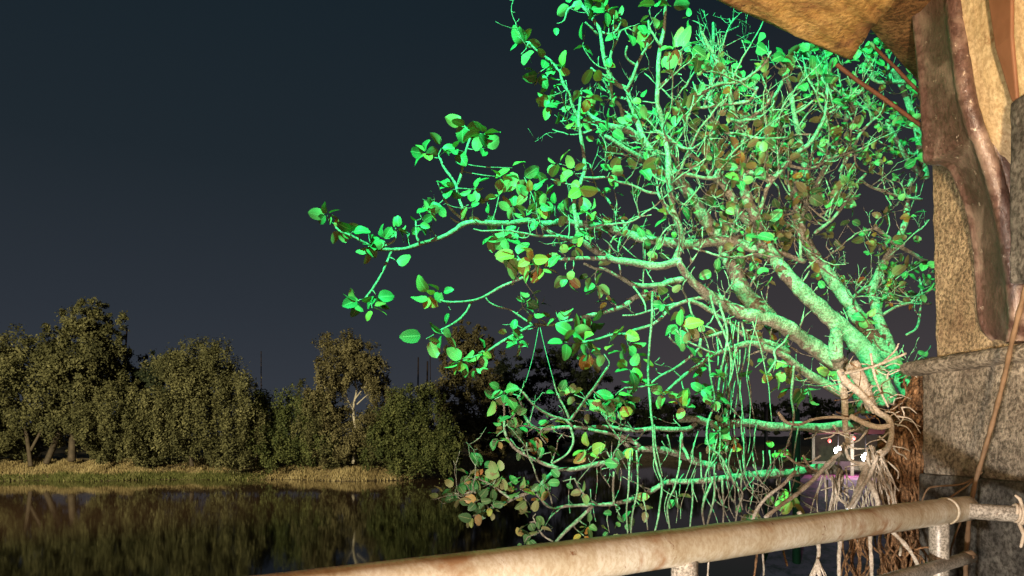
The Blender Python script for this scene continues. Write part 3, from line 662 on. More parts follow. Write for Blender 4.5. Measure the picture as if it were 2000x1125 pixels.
# limbs: (column, row, depth m, width px)
def W(pts, d0, d1, w0, w1):
    n = len(pts); return [(x, y, d0 + (d1 - d0) * i / (n - 1), w0 + (w1 - w0) * i / (n - 1)) for i, (x, y) in enumerate(pts)]
limb(W([(1790, 800), (1770, 755), (1742, 708), (1720, 678), (1690, 640), (1668, 608), (1650, 580), (1620, 540), (1590, 500), (1565, 455), (1556, 425)], 3.75, 4.0, 32, 21), 'trunk', twigs=5, sides=14)
limb(W([(1772, 765), (1750, 712), (1735, 670), (1722, 640), (1711, 600), (1702, 568), (1713, 545), (1722, 518), (1748, 480), (1766, 440), (1772, 400), (1778, 350)], 3.85, 4.2, 26, 11), 'trunk', twigs=6, leafy=.6)
limb(W([(1735, 790), (1715, 735), (1698, 700), (1675, 668), (1640, 638), (1605, 605), (1570, 573), (1535, 535), (1505, 495), (1485, 455)], 3.45, 3.62, 42, 23), 'trunk', twigs=4, sides=14)
limb(W([(1700, 800), (1665, 745), (1640, 712), (1600, 685), (1570, 664), (1545, 645), (1510, 627), (1480, 618), (1450, 611), (1428, 603), (1405, 588), (1385, 574), (1360, 558), (1341, 538), (1325, 510)], 3.38, 3.2, 38, 15), 'trunk', twigs=5, leafy=.3, knob=.13, sides=14)
limb(W([(1634, 705), (1632, 680), (1634, 655), (1633, 643)], 3.3, 3.28, 28, 24), 'stub', knob=.05, sides=12)
limb(W([(1490, 497), (1460, 480), (1420, 470), (1390, 473), (1350, 477), (1300, 473), (1265, 468), (1230, 458), (1195, 449), (1160, 441), (1125, 436), (1090, 433), (1060, 437), (1030, 432), (1000, 436), (960, 435), (912, 436), (888, 450), (860, 464), (822, 477), (790, 485), (765, 488), (738, 487)], 3.58, 3.35, 22, 6), twigs=5, leafy=.5, sides=11)
limb(W([(738, 487), (715, 476), (685, 460), (662, 450), (648, 432)], 3.35, 3.32, 6, 4))
limb(W([(765, 488), (757, 510), (748, 530), (735, 552), (722, 572), (712, 585)], 3.35, 3.3, 5, 4))
limb(W([(910, 436), (905, 412), (897, 388), (890, 362), (880, 345), (868, 328), (860, 310)], 3.42, 3.4, 7, 4), twigs=2)
limb(W([(893, 362), (902, 335), (908, 305), (916, 275), (925, 255)], 3.42, 3.42, 6, 4))
limb(W([(905, 430), (885, 412), (872, 395), (866, 380)], 3.42, 3.4, 6, 4)); limb(W([(905, 437), (890, 432), (880, 424)], 3.42, 3.4, 5, 3))
limb(W([(818, 472), (813, 455), (812, 432)], 3.38, 3.37, 5, 3)); limb(W([(745, 483), (770, 470), (774, 450)], 3.35, 3.35, 4, 3))
limb(W([(1492, 490), (1482, 452), (1474, 420), (1458, 385), (1450, 345), (1452, 300), (1452, 272), (1440, 245), (1429, 210), (1425, 180), (1416, 145), (1400, 120), (1385, 90), (1370, 62)], 3.6, 3.35, 24, 6), twigs=9, leafy=.4)
limb(W([(1474, 425), (1488, 400), (1495, 380), (1500, 362), (1530, 330)], 3.55, 3.5, 10, 7), twigs=8)
limb(W([(1487, 465), (1462, 432), (1442, 412), (1428, 385), (1413, 355), (1400, 328), (1396, 290), (1391, 245), (1388, 195), (1390, 150), (1392, 100), (1393, 44)], 3.62, 3.7, 22, 6), twigs=9, leafy=.4)
limb(W([(1560, 452), (1535, 438), (1505, 419)], 4.0, 3.9, 12, 9), knob=.04)
limb(W([(1558, 430), (1554, 405), (1553, 385), (1555, 360), (1552, 335)], 4.0, 3.95, 15, 10), twigs=5)
limb(W([(1562, 425), (1575, 400), (1590, 372), (1605, 340), (1625, 295), (1640, 262), (1655, 232), (1672, 215)], 4.0, 4.1, 13, 6), twigs=8, leafy=.7)
limb(W([(1500, 352), (1522, 337), (1550, 305), (1580, 280), (1600, 253), (1611, 228), (1613, 205), (1617, 170)], 3.5, 3.6, 11, 6), twigs=8, leafy=.6)
limb(W([(1613, 225), (1640, 208), (1665, 190), (1690, 180)], 3.6, 3.7, 6, 4), twigs=6, leafy=.7)
limb(W([(1575, 345), (1567, 300), (1559, 258), (1552, 222), (1545, 185), (1538, 152), (1536, 132)], 3.8, 3.7, 12, 7), twigs=1)
limb(W([(1536, 132), (1522, 120), (1508, 108)], 3.7, 3.7, 5, 3)); limb(W([(1538, 128), (1570, 132), (1592, 140), (1612, 158), (1640, 182), (1665, 195)], 3.7, 3.8, 6, 4), twigs=5, leafy=.8)
limb(W([(1536, 140), (1526, 165), (1511, 190), (1490, 215), (1465, 235), (1442, 246)], 3.7, 3.5, 6, 8), twigs=8, leafy=.3)
limb(W([(1505, 100), (1495, 122), (1470, 145), (1440, 160), (1400, 166), (1370, 182), (1348, 196), (1320, 212)], 3.2, 3.4, 5, 7), twigs=8, leafy=.4)
limb(W([(1480, 170), (1470, 190), (1455, 200), (1420, 203), (1390, 208), (1360, 212)], 3.3, 3.4, 6, 6), twigs=7)
limb(W([(1299, -5), (1299, 30), (1297, 60), (1290, 85), (1288, 110), (1285, 150), (1285, 200), (1294, 240), (1302, 280), (1305, 320), (1308, 370), (1315, 410), (1326, 440), (1331, 470), (1326, 492), (1318, 510)], 3.1, 3.2, 6, 14), twigs=3, leafy=.4)
limb(W([(1290, 90), (1278, 70), (1268, 52), (1266, 40)], 3.12, 3.12, 5, 3)); limb(W([(1288, 170), (1305, 155), (1322, 140), (1330, 125), (1328, 100)], 3.15, 3.1, 6, 4))
limb(W([(1328, 508), (1305, 517), (1275, 519), (1240, 514), (1205, 508), (1175, 497), (1155, 485), (1135, 470), (1118, 466), (1090, 462), (1070, 450), (1055, 440), (1045, 420)], 3.2, 3.15, 17, 7), twigs=5, sides=11)
limb(W([(1185, 503), (1160, 505), (1120, 505), (1075, 507), (1045, 507), (1010, 508)], 3.18, 3.1, 9, 5), twigs=2)
limb(W([(1130, 470), (1125, 430), (1122, 396), (1128, 374), (1136, 350), (1143, 332), (1141, 310), (1137, 285), (1133, 255), (1130, 230), (1132, 205), (1136, 178)], 3.18, 3.2, 9, 6), twigs=2, leafy=.4)
limb(W([(1130, 232), (1118, 206), (1110, 182), (1100, 162), (1093, 142), (1080, 124), (1063, 110), (1047, 97), (1033, 82)], 3.2, 3.15, 6, 4), twigs=3, leafy=.8)
limb(W([(1140, 347), (1160, 348), (1185, 346), (1205, 355), (1235, 362), (1265, 375), (1290, 378)], 3.2, 3.3, 5, 5), twigs=7, leafy=.7)
limb(W([(1135, 238), (1150, 240), (1175, 238), (1180, 242)], 3.2, 3.3, 4, 4), twigs=6)
limb(W([(1280, 305), (1260, 275), (1246, 242), (1237, 215), (1230, 195), (1224, 174), (1206, 165), (1193, 150), (1185, 130), (1178, 108), (1175, 82), (1172, 58), (1163, 45), (1150, 28), (1136, 10), (1126, -20)], 3.5, 3.4, 11, 6), twigs=4, leafy=.5)
limb(W([(1224, 174), (1236, 150), (1246, 125), (1256, 104), (1263, 92), (1268, 65), (1267, 42)], 3.45, 3.4, 7, 4), twigs=3)
limb(W([(1193, 152), (1194, 175), (1199, 195), (1210, 206), (1215, 226), (1222, 248)], 3.45, 3.6, 6, 7), twigs=4); limb(W([(1193, 157), (1175, 145), (1162, 140), (1154, 132)], 3.45, 3.4, 5, 4))
limb(W([(1168, 68), (1155, 55), (1143, 44)], 3.42, 3.4, 5, 4)); limb(W([(1172, 62), (1190, 67), (1205, 60), (1213, 42)], 3.42, 3.38, 5, 3)); limb(W([(1191, 120), (1195, 100), (1205, 80), (1213, 60), (1228, 56)], 3.42, 3.4, 5, 3), twigs=4)
limb(W([(1130, 10), (1110, 18), (1102, 40), (1092, 46)], 3.4, 3.4, 5, 3)); limb(W([(1245, 130), (1228, 118), (1222, 105), (1225, 90)], 3.45, 3.42, 5, 4))
limb(W([(1520, 640), (1480, 600), (1448, 562), (1435, 530), (1421, 495), (1401, 462), (1380, 430), (1360, 402), (1340, 370), (1312, 330), (1290, 305), (1265, 285), (1240, 263), (1222, 253), (1200, 250), (1175, 240), (1155, 226), (1140, 211)], 3.75, 3.55, 36, 7), twigs=13, leafy=.5, sides=12)
limb(W([(1330, 360), (1300, 340), (1268, 318), (1248, 305), (1225, 292), (1203, 278), (1180, 265)], 3.65, 3.5, 14, 7), twigs=10, leafy=.5)
limb(W([(1420, 372), (1390, 345), (1368, 316), (1348, 303), (1328, 290), (1308, 275), (1290, 262)], 3.6, 3.4, 10, 5), twigs=10, leafy=.4)
limb(W([(1410, 318), (1440, 325), (1480, 345), (1500, 352)], 3.5, 3.5, 10, 9), twigs=8)
limb(W([(1415, 258), (1450, 263), (1480, 270), (1515, 270), (1538, 268)], 3.35, 3.4, 5, 4), twigs=8)
limb(W([(1395, 345), (1420, 310), (1440, 290), (1450, 275)], 3.4, 3.4, 5, 6), twigs=8)
limb(W([(1312, 335), (1345, 342), (1380, 348), (1405, 345)], 3.3, 3.35, 8, 7), twigs=8)
limb(W([(1420, 232), (1450, 238), (1480, 220), (1500, 200), (1510, 180)], 3.35, 3.4, 8, 7), twigs=8)
limb(W([(1800, 340), (1785, 325), (1760, 290), (1742, 258), (1733, 235)], 4.2, 4.1, 11, 9), twigs=8, leafy=.8)
limb(W([(1808, 350), (1797, 290), (1787, 240), (1775, 205), (1757, 160), (1745, 135)], 4.4, 4.3, 15, 10), twigs=10, leafy=.8)
limb(W([(1775, 160), (1745, 160), (1715, 160), (1700, 150)], 4.3, 4.25, 8, 6), twigs=12, leafy=.9)
limb(W([(1690, 340), (1665, 370), (1650, 395), (1625, 430), (1590, 455)], 3.9, 3.8, 6, 7), twigs=5)
limb(W([(1680, 350), (1700, 365), (1730, 375), (1765, 385), (1800, 390)], 3.9, 4.1, 5, 5), twigs=9, leafy=.9)
limb(W([(1530, 320), (1580, 330), (1620, 310), (1655, 300), (1685, 290)], 3.7, 3.8, 6, 5), twigs=10, leafy=.8)
limb(W([(1640, 335), (1660, 300), (1680, 262), (1700, 240), (1712, 225)], 3.9, 4.0, 7, 5), twigs=9, leafy=.9)
limb(W([(1600, 420), (1640, 400), (1680, 380)], 3.8, 3.9, 5, 4), twigs=8, leafy=.6)
limb(W([(1708, 445), (1730, 460), (1752, 478), (1790, 500), (1815, 520)], 3.9, 4.1, 8, 7), twigs=6, leafy=.7)
limb(W([(1712, 555), (1740, 565), (1770, 572), (1810, 575)], 4.1, 4.2, 5, 4), twigs=8, leafy=.9)
limb(W([(1722, 615), (1755, 598), (1785, 592), (1818, 593)], 4.0, 4.1, 6, 5), twigs=8, leafy=.9)
limb(W([(1770, 655), (1790, 640), (1797, 610), (1800, 570), (1795, 540)], 4.1, 4.1, 5, 4), twigs=6, leafy=.9)
limb(W([(1722, 540), (1735, 565), (1750, 585), (1765, 592)], 4.05, 4.05, 5, 4), twigs=5, leafy=.8)
limb(W([(1660, 585), (1690, 562), (1710, 558)], 3.9, 4.05, 6, 5), twigs=3)
limb(W([(1510, 490), (1540, 500), (1572, 510)], 3.7, 3.75, 11, 9), twigs=3)
def branchlets(n, x0, x1, y0, y1, seed_bias=(-.25, -.1, .45), leafy=.55, tw=9):
    pool = [q for q in SAMPLES if x0 < q[0] < x1 and y0 < q[1] < y1 and q[3] > .006]
    for _ in range(n):
        sx, sy, sd, sr, p, dr = pool[rng.integers(len(pool))]
        d = rng.normal(size=3) * .8 + np.array(seed_bias); d[1] *= .8; d /= np.linalg.norm(d); L = rng.uniform(.18, .5); k = int(L / .03); pts = [p]
        for i in range(k):
            d = d + rng.normal(size=3) * .17 + np.array((0, 0, .05)); d /= np.linalg.norm(d); pts.append(pts[-1] + d * L / k)
        r0 = min(sr * .7, rng.uniform(.0042, .0078)); rr = np.linspace(r0, r0 * .5, len(pts)) * (1 + .08 * rng.normal(size=len(pts)))
        m = MB(); m.tube(pts, rr, 7)
        for _k in range(rng.poisson(L * tw)):
            i = rng.integers(1, len(pts)); twig(m, pts[i], d, rr[i], leafy, 0, rng.uniform(.04, .16))
        m.build('branch', M['bark'], tree)
branchlets(46, 1150, 1620, 200, 480, leafy=.30); branchlets(44, 1160, 1660, 170, 520, leafy=.10, tw=15); branchlets(30, 1520, 1810, 140, 600, (.1, 0, .35), .6, 10); branchlets(16, 1100, 1500, 440, 620, (-.4, -.1, .1), .5)
# mid left
limb(W([(1065, 508), (1040, 530), (1015, 545), (980, 560), (945, 579), (920, 588), (880, 590), (853, 585)], 3.12, 3.2, 6, 4), twigs=1); limb(W([(921, 588), (912, 608), (896, 625), (868, 641), (855, 648)], 3.18, 3.15, 5, 4))
limb(W([(1340, 545), (1300, 554), (1270, 573), (1243, 580), (1225, 595), (1208, 601), (1188, 607), (1160, 615), (1130, 622), (1105, 628), (1075, 635), (1042, 634)], 3.35, 3.25, 13, 5), twigs=5, leafy=.6)
limb(W([(1300, 556), (1250, 558), (1230, 554), (1212, 543), (1180, 524), (1165, 525), (1140, 515)], 3.3, 3.2, 11, 5), twigs=5, leafy=.6)
limb(W([(1040, 634), (1012, 650), (985, 665), (955, 684), (930, 695), (905, 705)], 3.2, 3.1, 6, 4))
limb(W([(1040, 634), (1015, 618), (995, 605), (975, 600), (955, 590), (948, 580)], 3.2, 3.2, 4, 3))
limb(W([(1400, 585), (1370, 582), (1342, 588), (1310, 601), (1290, 622), (1270, 636), (1240, 645), (1222, 652), (1200, 653), (1165, 664), (1140, 668)], 3.25, 3.15, 8, 5), twigs=3, leafy=.5)
limb(W([(1342, 588), (1305, 597), (1270, 607), (1240, 615), (1216, 616)], 3.25, 3.2, 5, 3), twigs=2)
limb(W([(1342, 588), (1370, 596), (1400, 616), (1425, 630), (1450, 652), (1475, 662), (1510, 672), (1540, 690)], 3.25, 3.35, 8, 12), twigs=4, leafy=.3)
limb(W([(1420, 645), (1398, 653), (1370, 662), (1350, 668), (1330, 674), (1315, 668), (1307, 658)], 3.1, 3.0, 6, 3)); limb(W([(1368, 663), (1364, 682), (1348, 697), (1320, 718), (1290, 735), (1262, 753), (1220, 758)], 3.05, 2.95, 6, 4), twigs=2)
limb(W([(1352, 662), (1345, 650), (1340, 640)], 3.02, 3.0, 4, 3)); limb(W([(1320, 643), (1338, 664), (1370, 680), (1392, 690)], 3.0, 3.05, 4, 4))
limb(W([(1650, 770), (1610, 750), (1585, 735), (1558, 715), (1530, 696), (1500, 680), (1470, 670), (1440, 677), (1415, 685), (1393, 692), (1370, 710), (1342, 730), (1316, 750), (1295, 772)], 3.25, 3.0, 20, 5), twigs=3, leafy=.4)
limb(W([(1384, 700), (1388, 735), (1395, 770), (1395, 782)], 3.02, 3.0, 4, 3))
# lower limbs
limb(W([(1690, 838), (1640, 832), (1600, 836), (1560, 833), (1500, 832), (1450, 826), (1400, 830), (1370, 822), (1345, 818), (1325, 818)], 3.3, 2.95, 22, 14), twigs=3, leafy=.4)
limb(W([(1360, 828), (1345, 838), (1320, 838), (1280, 838), (1240, 840), (1200, 836), (1150, 835), (1110, 834), (1065, 838), (1040, 832), (1026, 816), (1019, 790), (1012, 775)], 2.98, 2.8, 11, 5), twigs=5, leafy=.5)
limb(W([(1335, 838), (1330, 865), (1340, 885), (1345, 898)], 2.97, 2.95, 7, 6))
limb(W([(1110, 824), (1130, 800), (1147, 775), (1166, 750), (1187, 718)], 2.85, 2.7, 6, 6)); limb(W([(1118, 832), (1105, 822), (1072, 810), (1042, 790), (1022, 768), (1008, 755)], 2.82, 2.75, 6, 4), twigs=2)
limb(W([(1112, 818), (1104, 800), (1090, 772), (1082, 745)], 2.84, 2.8, 5, 3)); limb(W([(1115, 835), (1120, 860), (1112, 880), (1100, 893), (1080, 905)], 2.82, 2.8, 5, 4), twigs=3)
limb(W([(1640, 917), (1600, 916), (1560, 920), (1500, 927), (1450, 928), (1420, 915), (1390, 909), (1355, 899), (1330, 889), (1300, 880), (1270, 876), (1230, 878)], 3.25, 2.9, 22, 13), twigs=2, leafy=.3)
limb(W([(1232, 878), (1205, 897), (1180, 904), (1150, 911), (1120, 916), (1090, 918), (1068, 935), (1046, 955), (1020, 966), (1000, 976), (980, 985), (958, 993)], 2.9, 2.7, 11, 5), twigs=4, leafy=.6)
limb(W([(1090, 916), (1062, 905), (1035, 892), (1010, 880), (995, 862), (985, 840), (985, 800), (983, 772)], 2.82, 2.75, 8, 4), twigs=4, leafy=.7)
limb(W([(1230, 872), (1203, 853), (1180, 845), (1150, 838)], 2.9, 2.85, 9, 6), twigs=3); limb(W([(1250, 872), (1225, 855), (1195, 848)], 2.9, 2.86, 10, 7))
limb(W([(1450, 930), (1400, 936), (1350, 940), (1300, 943), (1280, 955), (1250, 970), (1220, 980), (1180, 985), (1140, 987), (1105, 988), (1078, 993), (1060, 980), (1048, 965)], 3.0, 2.7, 14, 4), twigs=4, leafy=.5)
limb(W([(1158, 988), (1130, 1015), (1103, 1040), (1082, 1062), (1065, 1075)], 2.75, 2.6, 8, 6)); limb(W([(1080, 1058), (1060, 1045), (1048, 1025), (1042, 1012)], 2.62, 2.6, 4, 3))
limb(W([(1200, 984), (1197, 955), (1199, 922)], 2.8, 2.8, 5, 4)); limb(W([(1165, 985), (1145, 970), (1130, 950), (1122, 935)], 2.76, 2.7, 5, 3), twigs=3)
limb(W([(955, 993), (940, 975), (925, 960), (905, 965), (885, 962)], 2.7, 2.65, 5, 3), twigs=3, leafy=.9); limb(W([(1000, 976), (975, 958), (955, 945), (935, 935)], 2.7, 2.66, 5, 3), twigs=3, leafy=.9); limb(W([(960, 993), (945, 1002), (930, 1000)], 2.7, 2.66, 4, 3))
limb(W([(1185, 880), (1160, 870), (1148, 880)], 2.85, 2.8, 4, 3)); limb(W([(1195, 900), (1185, 880), (1182, 862)], 2.88, 2.86, 4, 3))
# white roots by the pillar
def root(pts, d0, d1, w0, w1, mtl='root', knob=.12, name='root'): return limb(W(pts, d0, d1, w0, w1), name, mtl, knob=knob, rec=False, sides=9)
limb(W([(1664, 712), (1676, 735), (1690, 765), (1704, 800)], 3.05, 3.08, 30, 22), 'stub', 'root', knob=.06, rec=False, sides=14)
root([(1640, 722), (1652, 745), (1680, 770), (1710, 800), (1735, 820), (1741, 850), (1735, 875), (1718, 890)], 3.1, 2.9, 16, 11)
root([(1643, 728), (1648, 765), (1650, 800), (1652, 835), (1655, 870)], 3.12, 3.05, 18, 10)
root([(1660, 812), (1690, 828), (1715, 834), (1738, 830)], 2.95, 2.9, 10, 11)
root([(1700, 885), (1690, 920), (1678, 955), (1662, 992), (1650, 1030)], 2.95, 2.8, 16, 14); root([(1683, 905), (1697, 940), (1712, 975), (1722, 1005)], 2.95, 2.85, 13, 10)
root([(1712, 890), (1698, 930), (1672, 970), (1655, 996)], 2.85, 2.75, 9, 7); root([(1648, 868), (1660, 898), (1688, 906), (1710, 896), (1720, 878)], 2.95, 2.9, 7, 7)
root([(1642, 882), (1618, 905), (1590, 935), (1560, 962), (1528, 985), (1495, 1010)], 2.75, 2.5, 9, 8, 'root')
root([(1770, 690), (1745, 700), (1710, 715), (1680, 722), (1650, 728)], 3.0, 2.95, 5, 6); root([(1755, 670), (1748, 685), (1725, 708)], 3.0, 3.0, 3, 4)
root([(1700, 690), (1705, 720), (1712, 745), (1722, 770), (1735, 795)], 3.0, 3.0, 5, 4); root([(1520, 805), (1535, 825), (1560, 830), (1590, 818), (1630, 815), (1660, 818)], 2.9, 2.95, 7, 5)
root([(1568, 890), (1580, 910), (1600, 922), (1612, 915)], 2.9, 2.9, 5, 4); root([(1625, 930), (1632, 960), (1640, 975), (1660, 990)], 2.9, 2.85, 6, 4); root([(1640, 930), (1636, 955), (1645, 970)], 2.9, 2.85, 5, 3)
root([(1530, 885), (1555, 905), (1575, 912)], 2.9, 2.92, 5, 5); root([(1555, 920), (1530, 945), (1500, 970), (1475, 1000), (1468, 1030)], 2.85, 2.75, 7, 6)
for i in range(26):
    x = 1700 + rng.uniform(-10, 30); y = 880 + rng.uniform(-15, 25); dx = rng.uniform(-10, 50); y2 = rng.uniform(930, 1015)
    root([(x, y), (x + dx * .4, y + (y2 - y) * .35 + rng.normal() * 5), (x + dx * .8, y + (y2 - y) * .7), (x + dx + rng.normal() * 6, y2)], 2.95 + rng.normal() * .06, 2.9, rng.uniform(2.5, 5.5), 2.5)
for i in range(12):
    x = rng.uniform(1600, 1660); y = 920 + rng.uniform(-6, 10); L = rng.uniform(20, 70)
    root([(x, y), (x + rng.normal() * 6, y + L * .4), (x + rng.normal() * 8, y + L * .75), (x + rng.normal() * 10, y + L)], 3.0, 2.95, rng.uniform(3, 6), 2)
for i in range(48):                                           # fibrous tangle round the stump
    x = rng.uniform(1655, 1770); y = rng.uniform(705, 830); a = rng.uniform(0, 6.28); L = rng.uniform(25, 60)
    root([(x, y), (x + math.cos(a) * L * .5, y + math.sin(a) * L * .4 + 4), (x + math.cos(a + .5) * L, y + math.sin(a + .5) * L * .8 + 8)], 3.08 + rng.normal() * .05, 3.05, rng.uniform(2, 4.5), 1.6, 'root_brown' if rng.random() < .35 else 'root')
for i in range(22):
    x = rng.uniform(1600, 1735); y = rng.uniform(900, 960); wv = rng.normal() * 14
    root([(x, y), (x + wv * .4 + rng.normal() * 4, y + 30), (x + wv * .8 + rng.normal() * 6, y + 62), (x + wv + rng.normal() * 8, y + 110)], 2.95 + rng.normal() * .08, 2.9, rng.uniform(2, 5), 1.6)
for i in range(16):
    x = rng.uniform(1590, 1740); y = rng.uniform(830, 900); a = rng.uniform(-.5, 3.6); L = rng.uniform(30, 80)
    root([(x, y), (x + math.cos(a) * L * .4, y + math.sin(a) * L * .3 + 6), (x + math.cos(a) * L * .8, y + math.sin(a) * L * .5 + 4), (x + math.cos(a) * L, y + math.sin(a) * L * .8)], 3.0 + rng.normal() * .08, 2.95, rng.uniform(2, 5), 1.6)
# below the rail
for pts, w in (([(1560, 1000), (1590, 1040), (1600, 1075), (1596, 1100)], 9), ([(1640, 1000), (1640, 1060), (1638, 1140)], 9), ([(1705, 1000), (1700, 1060), (1704, 1140)], 9), ([(1665, 1040), (1680, 1075), (1695, 1092)], 5), ([(1735, 1030), (1765, 1060), (1785, 1090), (1800, 1120)], 9), ([(1680, 1095), (1678, 1140)], 5), ([(1760, 1065), (1758, 1085)], 6), ([(1770, 1080), (1800, 1070), (1815, 1070)], 5), ([(1480, 1075), (1475, 1110), (1470, 1140)], 5), ([(1490, 1080), (1492, 1115), (1488, 1140)], 4), ([(1384, 1090), (1382, 1140)], 4), ([(1530, 1075), (1538, 1105)], 5)):
    root(pts, 2.6, 2.55, w, w * .8, 'root' if w != 5 else 'root_brown')
for i in range(30):
    x = rng.uniform(1650, 1812); root([(x, 1000 + rng.uniform(0, 50)), (x + rng.normal() * 10, 1060), (x + rng.normal() * 14, 1100), (x + rng.normal() * 18, 1150)], 2.9 + rng.normal() * .1, 2.9, rng.uniform(3, 7), 3, 'root_brown')
m = MB(); c = P(1597, 1108, 2.55)
for i in range(14):
    a = rng.uniform(0, 6.28); m.tube([c + (0, 0, .03), c + (math.cos(a) * .012, math.sin(a) * .012, 0), c + (math.cos(a) * .028, math.sin(a) * .028, -.03 + rng.normal() * .008)], [.004, .004, .003], 5)
m.build('root_tuft', M['root'], tree)
# brown root mass against the masonry
def root_mass():
    m = MB()
    nu, nv = 26, 60; V = []
    for i in range(nv):
        for j in range(nu):
            t = j / (nu - 1); top = max(0, 1 - i / 16.0)
            x = 1722 + 8 * math.sin(i * .19) + 5 * math.sin(i * .53 + 1) + 30 * top ** 1.5 + t * (1832 - 1722 - 22 * top)
            y = 742 + i * 7.0 + 26 * top * math.sin(t * 7 + 1) + 14 * top * math.sin(t * 17)
            bulge = .17 * math.sin(math.pi * t) ** .55 * (1 - .5 * top)
            ridg = .018 * math.sin(j * 1.9 + math.sin(i * .16) * 1.5) + .012 * math.sin(j * 3.7 + i * .31) + .012 * rng.normal()
            hole = 0
            for hx, hy, hr in HOLES:
                q = math.hypot((x - hx) / hr, (y - hy) / (hr * 1.1))
                if q < 1.15: hole = .16 * max(0, 1 - q * q * .75)
            V.append(P(x, y, 3.26 - bulge - ridg + hole))
    m.add(V, [(i * nu + j, i * nu + j + 1, (i + 1) * nu + j + 1, (i + 1) * nu + j) for i in range(nv - 1) for j in range(nu - 1)])
    o = m.build('root_mass', M['root_brown'], tree); o['label'] = 'brown crumbling root mass full of holes'; s = o.modifiers.new('s', 'SUBSURF'); s.levels = s.render_levels = 2; d = o.modifiers.new('d', 'DISPLACE'); d.texture = TEX; d.strength = .05; d.texture_coords = 'GLOBAL'
HOLES = [(x_, y_, r_ * 1.35) for x_, y_, r_ in [(1765, 792, 7), (1763, 804, 6), (1763, 815, 6), (1768, 840, 9), (1776, 848, 8), (1764, 858, 6), (1780, 825, 6), (1786, 862, 6), (1752, 838, 5), (1790, 800, 6), (1784, 840, 5), (1772, 872, 5), (1755, 822, 5), (1796, 846, 5), (1792, 880, 5), (1760, 880, 5)]]
root_mass()
for i in range(30):
    x = rng.uniform(1738, 1806); y = rng.uniform(840, 900)
    root([(x, y), (x + rng.normal() * 8, y + 45), (x + rng.normal() * 12, y + 95), (x + rng.normal() * 14, y + 160)], 3.1, 3.04, rng.uniform(4, 9), 4, 'root_brown')
# hanging aerial roots
G = 'aerial_root'
def aer(pts, d0, d1, w, w1=None): limb(W(pts, d0, d1, w, w1 or w * .8), G, 'bark', knob=.08, rec=False, sides=6)
aer([(1275, 570), (1272, 640), (1266, 715), (1270, 790), (1275, 832), (1276, 870), (1284, 915), (1293, 948), (1287, 1000), (1279, 1040)], 3.0, 2.8, 5)
aer([(1278, 830), (1281, 870), (1288, 905), (1294, 930)], 2.85, 2.8, 3)
aer([(1388, 578), (1398, 615), (1416, 655), (1427, 695), (1426, 750), (1421, 800), (1424, 850), (1418, 880)], 3.1, 3.0, 5, 3)
aer([(1405, 592), (1420, 645), (1416, 690), (1406, 735), (1400, 780), (1382, 828), (1384, 868), (1408, 893), (1425, 925), (1440, 950), (1450, 965), (1440, 1000), (1435, 1035)], 3.1, 2.85, 5)
aer([(1346, 590), (1352, 615), (1370, 635), (1395, 645), (1410, 680)], 3.15, 3.1, 4); aer([(1231, 880), (1228, 945), (1224, 1000), (1226, 1045)], 2.8, 2.75, 4); aer([(1243, 880), (1246, 950), (1236, 1000), (1232, 1045)], 2.8, 2.75, 4)
aer([(1330, 900), (1318, 950), (1304, 985), (1308, 1035)], 2.85, 2.8, 4); aer([(1353, 940), (1352, 985), (1348, 1030)], 2.9, 2.85, 4); aer([(1398, 925), (1378, 970), (1372, 1000), (1376, 1030)], 2.9, 2.85, 5); aer([(1396, 930), (1394, 975), (1380, 1030)], 2.9, 2.85, 5); aer([(1410, 930), (1413, 980), (1412, 1030)], 2.9, 2.85, 5, 3)
aer([(1551, 715), (1546, 770), (1550, 810), (1544, 850), (1530, 890)], 3.0, 2.95, 5); aer([(1500, 730), (1515, 705), (1512, 685), (1530, 670), (1540, 655)], 3.05, 3.2, 5); aer([(1516, 705), (1525, 708), (1540, 712)], 3.05, 3.05, 4)
aer([(1256, 975), (1262, 1000), (1265, 1035)], 2.75, 2.7, 3); aer([(1237, 560), (1258, 590), (1262, 610)], 3.2, 3.15, 4); aer([(1052, 640), (1040, 700), (1026, 748)], 3.15, 2.75, 1.1); aer([(1055, 640), (1068, 695), (1082, 746)], 3.15, 2.8, 1.1)  # the last two are hanging cobweb threads, built as aerial roots
def wavy(x, y0, y1, amp, dr, d, w0, w1):
    n = max(4, int((y1 - y0) / 28)); pts = []; v = rng.normal() * amp * .5; xx = x
    for k in range(n + 1):
        pts.append((xx, y0 + (y1 - y0) * k / n)); v = v * .6 + rng.normal() * amp; xx += v + dr
    aer(pts, d, d - .08, w0, w1)
for i in range(14):
    wavy(rng.normal(1440, 24), rng.uniform(610, 700), rng.uniform(760, 930), 4.2, rng.normal() * 1.2, 3.15 + rng.normal() * .07, rng.uniform(1.8, 4.2), 1.5)
for i in range(32):
    y0 = rng.uniform(828, 930); wavy(rng.normal(1458, 48), y0, y0 + rng.uniform(45, 150), 6, rng.normal() * 3, 3.0 + rng.normal() * .05, rng.uniform(1.8, 4.2), 1.6)
for i in range(14):
    x = rng.normal(1500, 60); y = rng.uniform(930, 990); a = rng.uniform(-1.2, 1.2); L = rng.uniform(25, 60)
    aer([(x, y), (x + math.sin(a) * L * .5 + 8, y + L * .3), (x + math.sin(a + .9) * L, y + L * .55), (x + math.sin(a + 1.8) * L * .8, y + L * .7)], 2.95, 2.9, rng.uniform(2, 4), 1.6)
for i in range(24):
    x = rng.uniform(1110, 1420); y0 = rng.uniform(835, 985); L = rng.uniform(20, 80)
    aer([(x, y0), (x + rng.normal() * 6, y0 + L * .5), (x + rng.normal() * 9, y0 + L)], 2.88, 2.85, rng.uniform(1.6, 3), 1.4)

